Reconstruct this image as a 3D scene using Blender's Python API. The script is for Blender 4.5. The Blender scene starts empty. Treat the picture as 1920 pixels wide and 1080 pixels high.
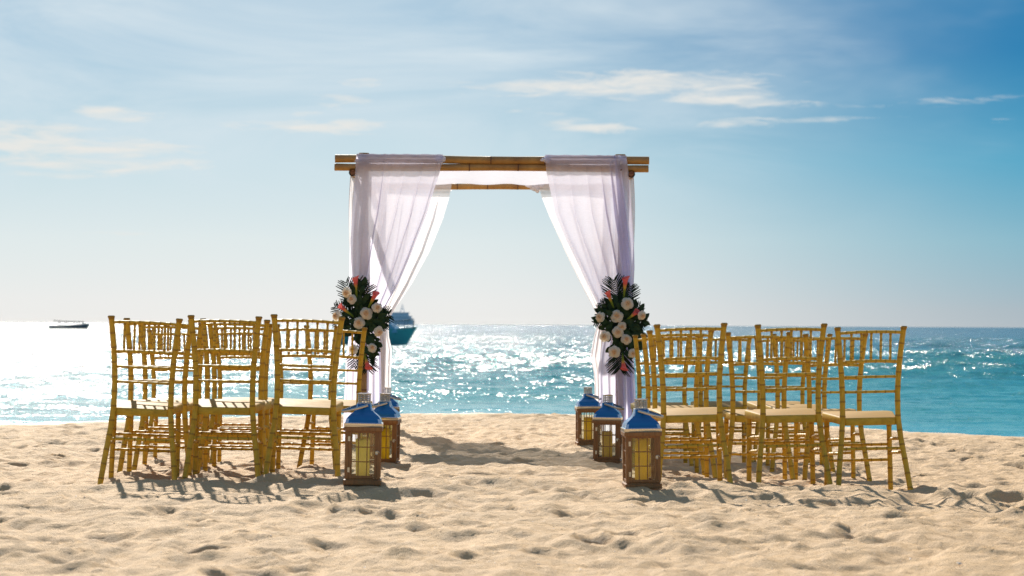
import bpy, bmesh, math, random
import numpy as np
from mathutils import Vector, Matrix, Euler

random.seed(7)
RNG = np.random.RandomState(11)
scene = bpy.context.scene
COL = scene.collection
PI = math.pi
R = math.radians

# ------------------------------------------------------------------ camera
F = 4300.0            # focal length in photo pixels (1920 wide)
CAM_H = 0.90
cam_d = bpy.data.cameras.new('camera')
cam = bpy.data.objects.new('camera', cam_d)
COL.objects.link(cam)
cam_d.sensor_width = 36.0
cam_d.lens = 36.0 * F / 1920.0
cam_d.clip_start = 0.1
cam_d.clip_end = 90000.0
PITCH = math.atan(68.8 / F)
ROLL = R(0.315)
cam.location = (0, 0, CAM_H)
cam_rot = Euler((PI / 2 + PITCH, 0, 0)).to_matrix() @ Matrix.Rotation(ROLL, 3, 'Z')
cam.rotation_euler = cam_rot.to_euler()
cam_d.dof.use_dof = True
cam_d.dof.focus_distance = 14.8
cam_d.dof.aperture_fstop = 4.8
scene.camera = cam

# ------------------------------------------------------------------ sun, sky, exposure
SUN_EL = R(31.0)
SUN_AZ = R(-12.5)     # to the left of straight ahead (+Y)
sun_dir = Vector((math.sin(SUN_AZ) * math.cos(SUN_EL), math.cos(SUN_AZ) * math.cos(SUN_EL), math.sin(SUN_EL)))
sun_d = bpy.data.lights.new('sun', 'SUN')
sun_d.energy = 4.3
sun_d.angle = R(0.53)
sun_d.color = (1.0, 0.93, 0.82)
sun = bpy.data.objects.new('sun', sun_d)
sun.rotation_euler = sun_dir.to_track_quat('Z', 'Y').to_euler()
sun.location = (0, 0, 30)
COL.objects.link(sun)

scene.view_settings.view_transform = 'Standard'
scene.view_settings.look = 'None'
scene.view_settings.gamma = 1.0
scene.view_settings.use_curve_mapping = False
scene.view_settings.exposure = 0.60
scene.cycles.use_denoising = True
scene.cycles.denoiser = 'OPENIMAGEDENOISE'
scene.cycles.denoising_input_passes = 'RGB_ALBEDO_NORMAL'
scene.cycles.denoising_prefilter = 'NONE'
scene.cycles.max_bounces = 8
scene.cycles.diffuse_bounces = 3
scene.cycles.glossy_bounces = 3
scene.cycles.transparent_max_bounces = 12
scene.cycles.caustics_reflective = False
scene.cycles.caustics_refractive = False
scene.cycles.sample_clamp_indirect = 4.0


class NT:
    """small helper to wire nodes"""
    def __init__(self, tree):
        self.t = tree
        tree.nodes.clear()

    def n(self, kind, **kw):
        nd = self.t.nodes.new(kind)
        for k, v in kw.items():
            setattr(nd, k, v)
        return nd

    def put(self, sock, v):
        if v is None:
            return
        if isinstance(v, bpy.types.NodeSocket):
            self.t.links.new(v, sock)
        elif isinstance(v, (tuple, list)) and sock.type == 'RGBA' and len(v) == 3:
            sock.default_value = (*v, 1)
        else:
            sock.default_value = v

    def math(self, op, a, b=None, c=None, clamp=False):
        nd = self.n('ShaderNodeMath', operation=op)
        nd.use_clamp = clamp
        self.put(nd.inputs[0], a); self.put(nd.inputs[1], b); self.put(nd.inputs[2], c)
        return nd.outputs[0]

    def vmath(self, op, a, b=None):
        nd = self.n('ShaderNodeVectorMath', operation=op)
        self.put(nd.inputs[0], a); self.put(nd.inputs[1], b)
        return nd.outputs['Value'] if op in ('LENGTH', 'DOT_PRODUCT', 'DISTANCE') else nd.outputs[0]

    def vscale(self, a, s):
        nd = self.n('ShaderNodeVectorMath', operation='SCALE')
        self.put(nd.inputs[0], a); self.put(nd.inputs['Scale'], s)
        return nd.outputs[0]

    def mix(self, f, a, b, blend='MIX', clamp=False):
        nd = self.n('ShaderNodeMix', data_type='RGBA', blend_type=blend)
        nd.clamp_result = clamp
        self.put(nd.inputs[0], f); self.put(nd.inputs[6], a); self.put(nd.inputs[7], b)
        return nd.outputs[2]

    def rng(self, v, a, b, c=0.0, d=1.0, smooth=False):
        nd = self.n('ShaderNodeMapRange')
        nd.clamp = True
        if smooth:
            nd.interpolation_type = 'SMOOTHSTEP'
        for i, x in enumerate((v, a, b, c, d)):
            self.put(nd.inputs[i], x)
        return nd.outputs[0]

    def ramp(self, f, stops):
        nd = self.n('ShaderNodeValToRGB')
        el = nd.color_ramp.elements
        while len(el) > 1:
            el.remove(el[-1])
        for i, (p, c) in enumerate(stops):
            e = el[0] if i == 0 else el.new(p)
            e.position = p
            e.color = (*c, 1) if len(c) == 3 else c
        self.put(nd.inputs[0], f)
        return nd.outputs[0]

    def noise(self, vec, scale, detail=3, rough=0.5, dist=0.0, out=0):
        nd = self.n('ShaderNodeTexNoise')
        self.put(nd.inputs['Vector'], vec)
        self.put(nd.inputs['Scale'], scale)
        nd.inputs['Detail'].default_value = detail
        nd.inputs['Roughness'].default_value = rough
        nd.inputs['Distortion'].default_value = dist
        return nd.outputs[out]

    def mapping(self, vec, scale=(1, 1, 1), loc=(0, 0, 0), rot=(0, 0, 0)):
        nd = self.n('ShaderNodeMapping')
        self.put(nd.inputs[0], vec)
        nd.inputs['Scale'].default_value = scale
        nd.inputs['Location'].default_value = loc
        nd.inputs['Rotation'].default_value = rot
        return nd.outputs[0]

    def xyz(self, x, y, z):
        nd = self.n('ShaderNodeCombineXYZ')
        self.put(nd.inputs[0], x); self.put(nd.inputs[1], y); self.put(nd.inputs[2], z)
        return nd.outputs[0]

    def sep(self, v):
        nd = self.n('ShaderNodeSeparateXYZ')
        self.put(nd.inputs[0], v)
        return nd.outputs


world = bpy.data.worlds.new('World')
scene.world = world
world.cycles.sampling_method = 'NONE'   # a smooth sky without a sun disc needs no importance map
world.use_nodes = True
w = NT(world.node_tree)
tc = w.n('ShaderNodeTexCoord').outputs['Generated']
dx, dy, dz = w.sep(tc)
el = w.math('MULTIPLY', w.math('ARCSINE', dz), 180 / PI)                    # degrees
az = w.math('MULTIPLY', w.math('ARCTAN2', dx, dy), 180 / PI)                # degrees, right positive
sky = w.n('ShaderNodeTexSky', sky_type='NISHITA')
sky.sun_disc = False
sky.sun_elevation = SUN_EL
sky.sun_rotation = SUN_AZ
sky.air_density = 1.0
sky.dust_density = 1.2
sky.ozone_density = 2.0
# clear sky: pale bank at the horizon, cyan above, blue at the zenith
elc = w.math('MAXIMUM', el, 0.0)
t_el = w.math('POWER', w.math('DIVIDE', elc, 90.0), 0.5)                    # 0.28 at 7 degrees
hazy = w.ramp(t_el, [(0.0, (6.1, 6.1, 6.0)), (0.08, (5.9, 6.05, 6.05)), (0.153, (5.2, 5.85, 6.0)), (0.213, (4.0, 5.2, 5.75)),
                     (0.275, (3.1, 4.4, 5.4)), (0.45, (2.8, 3.6, 4.7)), (0.75, (2.2, 2.9, 3.9)), (1.0, (1.6, 2.2, 3.3))])
clear = w.ramp(t_el, [(0.0, (2.9, 3.4, 3.8)), (0.067, (2.6, 3.3, 3.8)), (0.153, (1.5, 3.3, 4.2)), (0.213, (0.40, 2.6, 4.05)),
                      (0.275, (0.02, 1.45, 3.2)), (0.45, (0.8, 1.7, 3.1)), (0.7, (1.4, 2.1, 3.3)), (1.0, (1.6, 2.2, 3.3))])
az_abs = w.math('ABSOLUTE', w.math('SUBTRACT', az, -14.0))
f_side = w.rng(w.math('ADD', az_abs, w.math('MULTIPLY', w.math('MINIMUM', elc, 10.0), 0.30)), 12.5, 30.0, smooth=True)
grad = w.mix(f_side, hazy, clear)
skyc = w.mix(0.02, grad, sky.outputs[0])
# thin high veil and small clouds, laid out on a horizontal sheet high above
inv = w.math('DIVIDE', 1.0, w.math('MAXIMUM', w.math('ADD', dz, 0.02), 0.01))
sheet = w.xyz(w.math('MULTIPLY', dx, inv), w.math('MULTIPLY', dy, inv), 0.0)
ang = w.xyz(az, el, 0.0)
veil_n = w.noise(w.mapping(ang, (0.10, 0.42, 1), rot=(0, 0, R(-14))), 1.0, 7, 0.60, 0.7)
veil = w.math('MULTIPLY', w.rng(veil_n, 0.38, 0.66), w.math('MULTIPLY', w.rng(el, 1.5, 5.0), w.rng(el, 40.0, 15.0)))
veil = w.math('MULTIPLY', veil, w.rng(w.math('MULTIPLY_ADD', w.math('SUBTRACT', w.noise(w.mapping(ang, (0.12, 0.30, 1), rot=(0, 0, R(35))), 1.0, 4, 0.6), 0.5), 1.5, f_side), -0.1, 1.0, 0.90, 0.0, smooth=True))
c1 = w.mix(veil, skyc, (5.1, 5.8, 6.2))
cl_n = w.noise(w.mapping(ang, (0.62, 4.0, 1), rot=(0, 0, R(-3))), 1.0, 8, 0.62, 0.4)


def blob(ax, ex, rx, ry, tilt=0.0):
    """soft ellipse on the sky at azimuth ax, elevation ex (degrees)"""
    u = w.math('SUBTRACT', az, ax); v = w.math('SUBTRACT', el, ex)
    v = w.math('SUBTRACT', v, w.math('MULTIPLY', u, tilt))
    q = w.math('ADD', w.math('POWER', w.math('DIVIDE', u, rx), 2.0), w.math('POWER', w.math('DIVIDE', v, ry), 2.0))
    return w.rng(q, 0.0, 1.0, 1.0, 0.0)


def sky_px(x, y):
    return math.degrees(math.atan((x - 960) / F)), math.degrees(math.atan((608.8 + (x - 960) * 0.0055 - y) / F))


clouds = None
for (x, y, rx, ry, tilt, a) in [(1170, 158, 360, 34, 0.02, 0.56), (1370, 186, 190, 24, -0.06, 0.48), (90, 275, 380, 46, -0.10, 0.54),
                          (120, 305, 280, 38, -0.03, 0.48), (20, 318, 110, 9, 0, 0.32), (215, 218, 110, 20, -0.08, 0.50), (600, 238, 200, 18, 0, 0.52),
                          (630, 186, 80, 26, -0.2, 0.36), (1095, 236, 140, 16, -0.07, 0.50), (1390, 234, 170, 15, 0.04, 0.42), (1600, 226, 110, 10, 0, 0.22),
                          (700, 156, 90, 12, 0, 0.30), (570, 216, 50, 8, 0, 0.3), (1010, 210, 70, 12, 0, 0.24), (1875, 235, 40, 8, 0, 0.18),
                          (1750, 195, 240, 14, 0.05, 0.16), (250, 441, 110, 7, 0, 0.2)]:
    ax, ex = sky_px(x, y)
    b = w.math('MULTIPLY', blob(ax, ex, rx / 75.0, ry / 75.0, tilt), a)
    clouds = b if clouds is None else w.math('MAXIMUM', clouds, b)
# elsewhere small clouds scatter on their own
far = w.math('MULTIPLY', w.rng(w.noise(w.mapping(ang, (0.03, 0.16, 1)), 1.0, 2), 0.5, 0.8), 0.3)
clouds = w.math('MAXIMUM', clouds, w.math('MULTIPLY', far, w.math('MULTIPLY', w.rng(el, 7.5, 12.0), w.rng(el, 45.0, 20.0))))
cl = w.math('MULTIPLY', w.rng(w.math('ADD', w.math('MULTIPLY_ADD', cl_n, 1.75, -0.375), clouds), 0.68, 1.16), w.rng(clouds, 0.0, 0.14))
c2 = w.mix(w.math('MULTIPLY', cl, 0.88), c1, (6.1, 6.0, 5.7))
# below the horizon: same pale tone as the horizon bank
bg = w.n('ShaderNodeBackground')
w.put(bg.inputs[0], c2)
bg.inputs[1].default_value = 0.09
out = w.n('ShaderNodeOutputWorld')
w.t.links.new(bg.outputs[0], out.inputs[0])


# ------------------------------------------------------------------ pixel helpers
def at(px, py, Y):
    """the point at depth Y that stands where the photograph shows pixel (px, py)"""
    d = cam_rot @ Vector(((px - 960) / F, (540 - py) / F, -1))
    return Vector((0, 0, CAM_H)) + d * (Y / d.y)


# ------------------------------------------------------------------ object helpers
def tag(o, label=None, cat=None, group=None, kind=None):
    if label: o['label'] = label
    if cat: o['category'] = cat
    if group: o['group'] = group
    if kind: o['kind'] = kind
    return o


def empty(name, loc=(0, 0, 0), rot=(0, 0, 0)):
    o = bpy.data.objects.new(name, None)
    o.empty_display_size = 0.1
    o.location = loc
    o.rotation_euler = rot
    COL.objects.link(o)
    return o


def link(name, mesh, parent=None, loc=None, rot=None, scale=None):
    o = bpy.data.objects.new(name, mesh)
    COL.objects.link(o)
    if parent: o.parent = parent
    if loc is not None: o.location = loc
    if rot is not None: o.rotation_euler = rot
    if scale is not None: o.scale = scale
    return o


def copy_tree(o, parent=None):
    c = o.copy()
    COL.objects.link(c)
    c.parent = parent
    for ch in list(o.children):
        copy_tree(ch, c)
    return c


class MB:
    """collects shapes and turns them into ONE mesh"""
    def __init__(self):
        self.v, self.f, self.m = [], [], []

    def add(self, vs, fs, mi=0):
        b = len(self.v)
        self.v += [tuple(p) for p in vs]
        self.f += [tuple(i + b for i in q) for q in fs]
        self.m += [mi] * len(fs) if isinstance(mi, int) else list(mi)

    def box(self, c, s, rz=0.0, mi=0, M=None):
        x, y, z = (k / 2 for k in s)
        P = [Vector((a * x, b * y, d * z)) for d in (-1, 1) for b in (-1, 1) for a in (-1, 1)]
        rot = Matrix.Rotation(rz, 3, 'Z')
        P = [rot @ p + Vector(c) for p in P]
        if M is not None:
            P = [M @ p for p in P]
        self.add(P, [(0, 2, 3, 1), (4, 5, 7, 6), (0, 1, 5, 4), (2, 6, 7, 3), (0, 4, 6, 2), (1, 3, 7, 5)], mi)

    def tube(self, pts, rad, n=8, mi=0, caps=True, flat=1.0):
        """rad: number or list; mi: number or per-segment list"""
        pts = [Vector(p) for p in pts]
        if not isinstance(rad, (list, tuple)):
            rad = [rad] * len(pts)
        vs, fs, ms = [], [], []
        up = Vector((0, 0, 1))
        t0 = (pts[-1] - pts[0]).normalized()
        if abs(t0.z) > 0.8:
            up = Vector((0, 1, 0))
        for i, p in enumerate(pts):
            a = pts[max(i - 1, 0)]; b = pts[min(i + 1, len(pts) - 1)]
            t = (b - a).normalized()
            s = t.cross(up).normalized(); u = s.cross(t).normalized()
            for k in range(n):
                an = 2 * PI * k / n
                vs.append(p + (s * math.cos(an) + u * math.sin(an) * flat) * rad[i])
        for i in range(len(pts) - 1):
            for k in range(n):
                k2 = (k + 1) % n
                fs.append((i * n + k, i * n + k2, (i + 1) * n + k2, (i + 1) * n + k))
                ms.append(mi if isinstance(mi, int) else mi[i])
        if caps:
            fs.append(tuple(range(n - 1, -1, -1))); ms.append(mi if isinstance(mi, int) else mi[0])
            fs.append(tuple((len(pts) - 1) * n + k for k in range(n))); ms.append(mi if isinstance(mi, int) else mi[-1])
        self.add(vs, fs, ms)

    def mesh(self, name, mats, smooth=True, angle=40):
        me = bpy.data.meshes.new(name)
        me.from_pydata(self.v, [], self.f)
        for m in (mats if isinstance(mats, (list, tuple)) else [mats]):
            me.materials.append(m)
        me.polygons.foreach_set('material_index', self.m)
        bm = bmesh.new(); bm.from_mesh(me)
        bmesh.ops.recalc_face_normals(bm, faces=bm.faces)
        bm.to_mesh(me); bm.free()
        if smooth:
            me.polygons.foreach_set('use_smooth', [True] * len(me.polygons))
            try:
                me.set_sharp_from_angle(angle=R(angle))
            except Exception:
                pass
        me.update()
        return me


def bevel(me, wdt=0.003, seg=1):
    bm = bmesh.new(); bm.from_mesh(me)
    ed = [e for e in bm.edges if e.is_manifold and e.calc_face_angle(0) > 0.6]
    bmesh.ops.bevel(bm, geom=ed, offset=wdt, segments=seg, affect='EDGES', clamp_overlap=True)
    bm.to_mesh(me); bm.free()
    return me


def lerp_keys(keys, t):
    """keys: rows (t, a, b, ...) ascending; returns interpolated a, b, ... (smooth)"""
    if t <= keys[0][0]: return keys[0][1:]
    for k0, k1 in zip(keys, keys[1:]):
        if t <= k1[0]:
            f = (t - k0[0]) / (k1[0] - k0[0])
            return tuple(a + (b - a) * f for a, b in zip(k0[1:], k1[1:]))
    return keys[-1][1:]


# ------------------------------------------------------------------ materials
def mat(name):
    m = bpy.data.materials.new(name)
    m.use_nodes = True
    g = NT(m.node_tree)
    o = g.n('ShaderNodeOutputMaterial')
    return m, g, o


def principled(g, o, base, rough=0.5, metal=0.0, normal=None, **kw):
    p = g.n('ShaderNodeBsdfPrincipled')
    g.put(p.inputs['Base Color'], base)
    g.put(p.inputs['Roughness'], rough)
    g.put(p.inputs['Metallic'], metal)
    if normal is not None: g.put(p.inputs['Normal'], normal)
    for k, v in kw.items():
        g.put(p.inputs[k.replace('_', ' ')], v)
    if o is not None:
        g.t.links.new(p.outputs[0], o.inputs[0])
    return p


def simple(name, c1, c2, scale=20, rough=0.5, metal=0.0, bump=0.0, stretch=(1, 1, 1), **kw):
    m, g, o = mat(name)
    tcn = g.n('ShaderNodeTexCoord').outputs['Object']
    vec = g.mapping(tcn, stretch)
    nz = g.noise(vec, scale, 5, 0.6)
    col = g.mix(g.rng(nz, 0.3, 0.7), c1, c2)
    nrm = None
    if bump:
        b = g.n('ShaderNodeBump'); b.inputs['Strength'].default_value = 0.6; b.inputs['Distance'].default_value = bump
        g.put(b.inputs['Height'], nz); nrm = b.outputs[0]
    rr = g.rng(nz, 0.2, 0.8, rough * 0.8, min(rough * 1.25, 1))
    principled(g, o, col, rr, metal, nrm, **kw)
    return m


M_gold = simple('gold_paint', (0.72, 0.455, 0.042), (0.50, 0.30, 0.026), 26, 0.46, 0.0, 0.0008, Specular_IOR_Level=0.28)
M_node = simple('worn_gold_ring', (0.34, 0.175, 0.026), (0.44, 0.25, 0.032), 60, 0.5, 0.0, Specular_IOR_Level=0.25)
M_seat = simple('seat_paint', (0.46, 0.265, 0.058), (0.38, 0.21, 0.042), 14, 0.6, 0.0, 0.0004, (1, 6, 1), Specular_IOR_Level=0.1)
M_bamboo = simple('bamboo_cane', (0.54, 0.30, 0.08), (0.30, 0.14, 0.035), 7, 0.42, 0, 0.001, (1, 1, 1))
M_bamboo_node = simple('bamboo_joint', (0.20, 0.09, 0.03), (0.13, 0.055, 0.02), 30, 0.6)
M_bamboo_cut = simple('bamboo_cut_end', (0.28, 0.12, 0.05), (0.12, 0.05, 0.03), 60, 0.8)
M_walnut = simple('brown_lantern_wood', (0.36, 0.165, 0.045), (0.22, 0.095, 0.028), 30, 0.42, 0, 0.0006, (4, 4, 0.6))
M_steel = simple('polished_steel', (0.74, 0.74, 0.74), (0.62, 0.64, 0.66), 8, 0.10, 1.0, 0.0006, (0.3, 0.3, 6))
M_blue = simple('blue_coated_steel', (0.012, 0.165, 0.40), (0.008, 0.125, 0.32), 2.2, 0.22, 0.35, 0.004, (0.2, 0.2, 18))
M_steel_dull = simple('brushed_steel', (0.62, 0.60, 0.56), (0.50, 0.48, 0.45), 60, 0.28, 1.0)
M_wick = simple('wick', (0.03, 0.02, 0.015), (0.05, 0.03, 0.02), 60, 0.9)
M_brass = simple('hinge_metal', (0.72, 0.66, 0.52), (0.6, 0.55, 0.42), 60, 0.3, 1.0)
M_leaf = simple('dark_glossy_leaf', (0.012, 0.034, 0.010), (0.026, 0.060, 0.014), 12, 0.6, Specular_IOR_Level=0.25)
M_frond = simple('dark_palm_leaf', (0.007, 0.018, 0.010), (0.013, 0.030, 0.013), 12, 0.7, Specular_IOR_Level=0.15)
M_stem = simple('green_stem', (0.10, 0.18, 0.03), (0.16, 0.24, 0.04), 20, 0.5)
M_hull = simple('teal_hull_paint', (0.14, 0.46, 0.45), (0.16, 0.50, 0.47), 2, 0.4)
M_deck = simple('boat_white_paint', (0.62, 0.66, 0.66), (0.55, 0.6, 0.62), 2, 0.4)
M_cabin = simple('cabin_blue_paint', (0.24, 0.46, 0.62), (0.27, 0.5, 0.64), 2, 0.4)
M_boatwin = simple('boat_window', (0.35, 0.45, 0.52), (0.3, 0.4, 0.48), 2, 0.1)
M_rail = simple('steel_tube_rail', (0.22, 0.24, 0.25), (0.3, 0.32, 0.33), 20, 0.35, 0.6)
M_grey_hull = simple('slate_hull_paint', (0.07, 0.12, 0.15), (0.09, 0.14, 0.16), 1, 0.5)
M_canvas = simple('faded_canopy_cloth', (0.12, 0.13, 0.11), (0.10, 0.11, 0.10), 3, 0.8)
M_ship = simple('haze_paled_ship_paint', (0.90, 0.90, 0.90), (0.86, 0.87, 0.88), 0.2, 0.8)  # near-white: the haze over the far ship is put into the paint
M_shipwin = simple('haze_paled_ship_window', (0.7, 0.74, 0.78), (0.66, 0.7, 0.74), 0.2, 0.3)  # bands kept pale, distance haze mixed into their colour
M_shell = simple('bleached_shell', (0.78, 0.74, 0.68), (0.65, 0.58, 0.5), 120, 0.4)
M_pebble = simple('small_pebble', (0.22, 0.16, 0.12), (0.40, 0.32, 0.24), 90, 0.7)


def cloth_material(name, c, transp, trans=0.55):
    m, g, o = mat(name)
    tcn = g.n('ShaderNodeTexCoord').outputs['Object']
    weave = g.noise(g.mapping(tcn, (1, 1, 1)), 260, 2, 0.5)
    slub = g.noise(g.mapping(tcn, (1.0, 1.0, 9.0)), 26, 3, 0.6)
    col = g.mix(g.rng(slub, 0.35, 0.7), c, tuple(k * 0.93 for k in c))
    d = g.n('ShaderNodeBsdfDiffuse'); g.put(d.inputs[0], col)
    t = g.n('ShaderNodeBsdfTranslucent'); g.put(t.inputs[0], col)
    mx = g.n('ShaderNodeMixShader'); mx.inputs[0].default_value = trans
    g.t.links.new(d.outputs[0], mx.inputs[1]); g.t.links.new(t.outputs[0], mx.inputs[2])
    tp = g.n('ShaderNodeBsdfTransparent'); tp.inputs[0].default_value = (1, 1, 1, 1)
    # a sheer weave closes up where it is seen at a slant
    lw = g.n('ShaderNodeLayerWeight'); lw.inputs[0].default_value = 0.35
    tr = g.math('MULTIPLY', g.rng(lw.outputs['Facing'], 0.0, 0.85, transp, 0.02), g.rng(weave, 0.3, 0.7, 0.8, 1.15))
    tr = g.math('MULTIPLY', tr, g.n('ShaderNodeAttribute', attribute_name='spread').outputs['Fac'])
    m2 = g.n('ShaderNodeMixShader')
    g.put(m2.inputs[0], tr)
    g.t.links.new(mx.outputs[0], m2.inputs[1]); g.t.links.new(tp.outputs[0], m2.inputs[2])
    g.t.links.new(m2.outputs[0], o.inputs[0])
    return m


M_sheer = cloth_material('lilac_white_voile', (0.88, 0.86, 1.0), 0.24, 0.74)
M_sheer_white = cloth_material('white_voile', (0.94, 0.92, 0.95), 0.22, 0.66)
M_roofcloth = cloth_material('white_roof_cloth', (0.95, 0.92, 0.95), 0.58, 0.70)

# wax
M_wax, g, o = mat('wax')
tcn = g.n('ShaderNodeTexCoord').outputs['Object']
wcol = g.mix(g.rng(g.noise(tcn, 20, 3), 0.3, 0.7), (0.98, 0.76, 0.10), (0.94, 0.70, 0.08))
d = g.n('ShaderNodeBsdfDiffuse'); g.put(d.inputs[0], wcol)
t = g.n('ShaderNodeBsdfTranslucent'); g.put(t.inputs[0], wcol)
mx = g.n('ShaderNodeMixShader'); mx.inputs[0].default_value = 0.62
g.t.links.new(d.outputs[0], mx.inputs[1]); g.t.links.new(t.outputs[0], mx.inputs[2]); g.t.links.new(mx.outputs[0], o.inputs[0])
M_wax_pale, g, o = mat('wax_pale')
tcn = g.n('ShaderNodeTexCoord').outputs['Object']
wcol = g.mix(g.rng(g.noise(tcn, 20, 3), 0.3, 0.7), (0.96, 0.84, 0.36), (0.92, 0.80, 0.30))
d = g.n('ShaderNodeBsdfDiffuse'); g.put(d.inputs[0], wcol)
t = g.n('ShaderNodeBsdfTranslucent'); g.put(t.inputs[0], wcol)
mx = g.n('ShaderNodeMixShader'); mx.inputs[0].default_value = 0.62
g.t.links.new(d.outputs[0], mx.inputs[1]); g.t.links.new(t.outputs[0], mx.inputs[2]); g.t.links.new(mx.outputs[0], o.inputs[0])

# glass pane
M_glass, g, o = mat('clear_pane_glass')
gl = g.n('ShaderNodeBsdfGlossy'); gl.inputs['Roughness'].default_value = 0.03
tcn = g.n('ShaderNodeTexCoord').outputs['Object']
tp = g.n('ShaderNodeBsdfTransparent'); g.put(tp.inputs[0], (0.93, 0.95, 0.93))
fr = g.n('ShaderNodeFresnel'); fr.inputs[0].default_value = 1.5
smear = g.rng(g.noise(tcn, 18, 4, 0.6), 0.45, 0.8, 0.0, 0.04)
mx = g.n('ShaderNodeMixShader')
g.put(mx.inputs[0], g.math('ADD', g.math('MULTIPLY', fr.outputs[0], 1.0), smear))
g.t.links.new(tp.outputs[0], mx.inputs[1]); g.t.links.new(gl.outputs[0], mx.inputs[2])
g.t.links.new(mx.outputs[0], o.inputs[0])

# rose petals
M_petal, g, o = mat('cream_rose_petal')
tcn = g.n('ShaderNodeTexCoord').outputs['Object']
rad = g.vmath('LENGTH', g.mapping(tcn, (1, 0.3, 1)))
pc = g.mix(g.rng(rad, 0.010, 0.034), (0.96, 0.66, 0.34), (0.98, 0.90, 0.74))
d = g.n('ShaderNodeBsdfDiffuse'); g.put(d.inputs[0], pc)
t = g.n('ShaderNodeBsdfTranslucent'); g.put(t.inputs[0], pc)
mx = g.n('ShaderNodeMixShader'); mx.inputs[0].default_value = 0.5
g.t.links.new(d.outputs[0], mx.inputs[1]); g.t.links.new(t.outputs[0], mx.inputs[2]); g.t.links.new(mx.outputs[0], o.inputs[0])

# calla lily: pink mouth, yellow throat, green stem
M_calla, g, o = mat('pink_calla_lily')
tcn = g.n('ShaderNodeTexCoord').outputs['Generated']
zz = g.sep(tcn)[2]
pc = g.ramp(zz, [(0.0, (0.10, 0.17, 0.03)), (0.35, (0.30, 0.36, 0.05)), (0.52, (0.80, 0.45, 0.10)), (0.66, (0.85, 0.16, 0.13)), (1.0, (0.88, 0.20, 0.19))])
d = g.n('ShaderNodeBsdfDiffuse'); g.put(d.inputs[0], pc)
t = g.n('ShaderNodeBsdfTranslucent'); g.put(t.inputs[0], pc)
mx = g.n('ShaderNodeMixShader'); mx.inputs[0].default_value = 0.3
g.t.links.new(d.outputs[0], mx.inputs[1]); g.t.links.new(t.outputs[0], mx.inputs[2]); g.t.links.new(mx.outputs[0], o.inputs[0])


# ------------------------------------------------------------------ noise on the CPU (ground and sea shapes)
def hash2(ix, iy, seed):
    h = (ix.astype(np.int64) * 374761393 + iy.astype(np.int64) * 668265263 + seed * 974711) & 0xffffffff
    h = ((h ^ (h >> 13)) * 1274126177) & 0xffffffff
    h = (h ^ (h >> 16)) & 0xffffffff
    return h / 4294967295.0


def vnoise(x, y, seed=0):
    ix = np.floor(x); iy = np.floor(y)
    fx = x - ix; fy = y - iy
    fx = fx * fx * fx * (fx * (fx * 6 - 15) + 10); fy = fy * fy * fy * (fy * (fy * 6 - 15) + 10)
    a = hash2(ix, iy, seed); b = hash2(ix + 1, iy, seed)
    c = hash2(ix, iy + 1, seed); d_ = hash2(ix + 1, iy + 1, seed)
    return (a + (b - a) * fx) * (1 - fy) + (c + (d_ - c) * fx) * fy - 0.5


def grid_mesh(name, X, Y, Z, mats, smooth=True):
    ny, nx = X.shape
    me = bpy.data.meshes.new(name)
    co = np.empty((ny * nx, 3), np.float32)
    co[:, 0] = X.ravel(); co[:, 1] = Y.ravel(); co[:, 2] = Z.ravel()
    me.vertices.add(ny * nx)
    me.vertices.foreach_set('co', co.ravel())
    i = np.arange((ny - 1) * (nx - 1)); r = i // (nx - 1); c = i % (nx - 1); b = r * nx + c
    q = np.stack([b, b + 1, b + nx + 1, b + nx], 1).astype(np.int32)
    me.loops.add(q.size); me.loops.foreach_set('vertex_index', q.ravel())
    me.polygons.add(len(q))
    me.polygons.foreach_set('loop_start', np.arange(0, q.size, 4, dtype=np.int32))
    me.polygons.foreach_set('use_smooth', np.ones(len(q), bool))
    me.materials.append(mats)
    me.update(calc_edges=True)
    return me


# ------------------------------------------------------------------ the beach
def crest_y(x):
    return np.interp(x, [-40, -12, -8, -5.05, -4.2, -2.7, -1.2, -0.2, 1.0, 2.3, 3.85, 4.7, 6, 9, 14, 40],
                     [12, 18.5, 20.6, 22.5, 23.5, 25.1, 26.0, 26.3, 26.0, 24.9, 22.4, 21.2, 20.3, 18.6, 16.5, 9])


def base_z(x, y):
    zl = np.interp(y, [12.9, 13.6, 14.5, 16.1, 18.5], [0, 0.004, -0.022, -0.073, -0.112])
    zr = np.interp(y, [12.4, 13.0, 14.3, 16.0, 18.5], [0, -0.02, -0.06, -0.09, -0.112])
    f = np.clip(x / 1.6 * 0.5 + 0.5, 0, 1); f = f * f * (3 - 2 * f)
    return zl * (1 - f) + zr * f


def steps(a, b, s):
    return list(np.arange(a, b, s))


xs = np.array([-120, -80, -50, -34, -24, -18, -14, -11] + steps(-9, -6.0, 0.12) + steps(-6.0, 6.0, 0.024) + steps(6.0, 9.01, 0.12) + [11, 14, 18, 24, 34, 50, 80, 120])
ys = np.array([-60, -30, -15, -8, -4, -1, 1] + steps(2, 6.6, 0.1) + steps(6.6, 20.0, 0.022) + steps(20.0, 28.0, 0.034) + [28.5, 29, 30, 31, 33, 36, 42, 50])
GX, GY = np.meshgrid(xs, ys)
cy = crest_y(GX)
flat = np.clip((cy + 0.6 - GY) / 2.5, 0.25, 1)
Z = base_z(GX, GY)
wx = GX + 0.10 * vnoise(GX * 2.1, GY * 2.1, 31); wy = GY + 0.12 * vnoise(GX * 2.1, GY * 2.1, 32)
Zn = (0.050 * vnoise(GX * 0.8, GY * 0.8, 1) + 0.040 * vnoise(wx * 2.3, wy * 1.9, 2) + 0.046 * vnoise(wx * 4.6, wy * 3.9, 3)
      + 0.027 * vnoise(wx * 9.5, wy * 9.0, 4) + 0.014 * vnoise(GX * 20, GY * 20, 5) + 0.008 * vnoise(GX * 39, GY * 39, 6))
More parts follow.
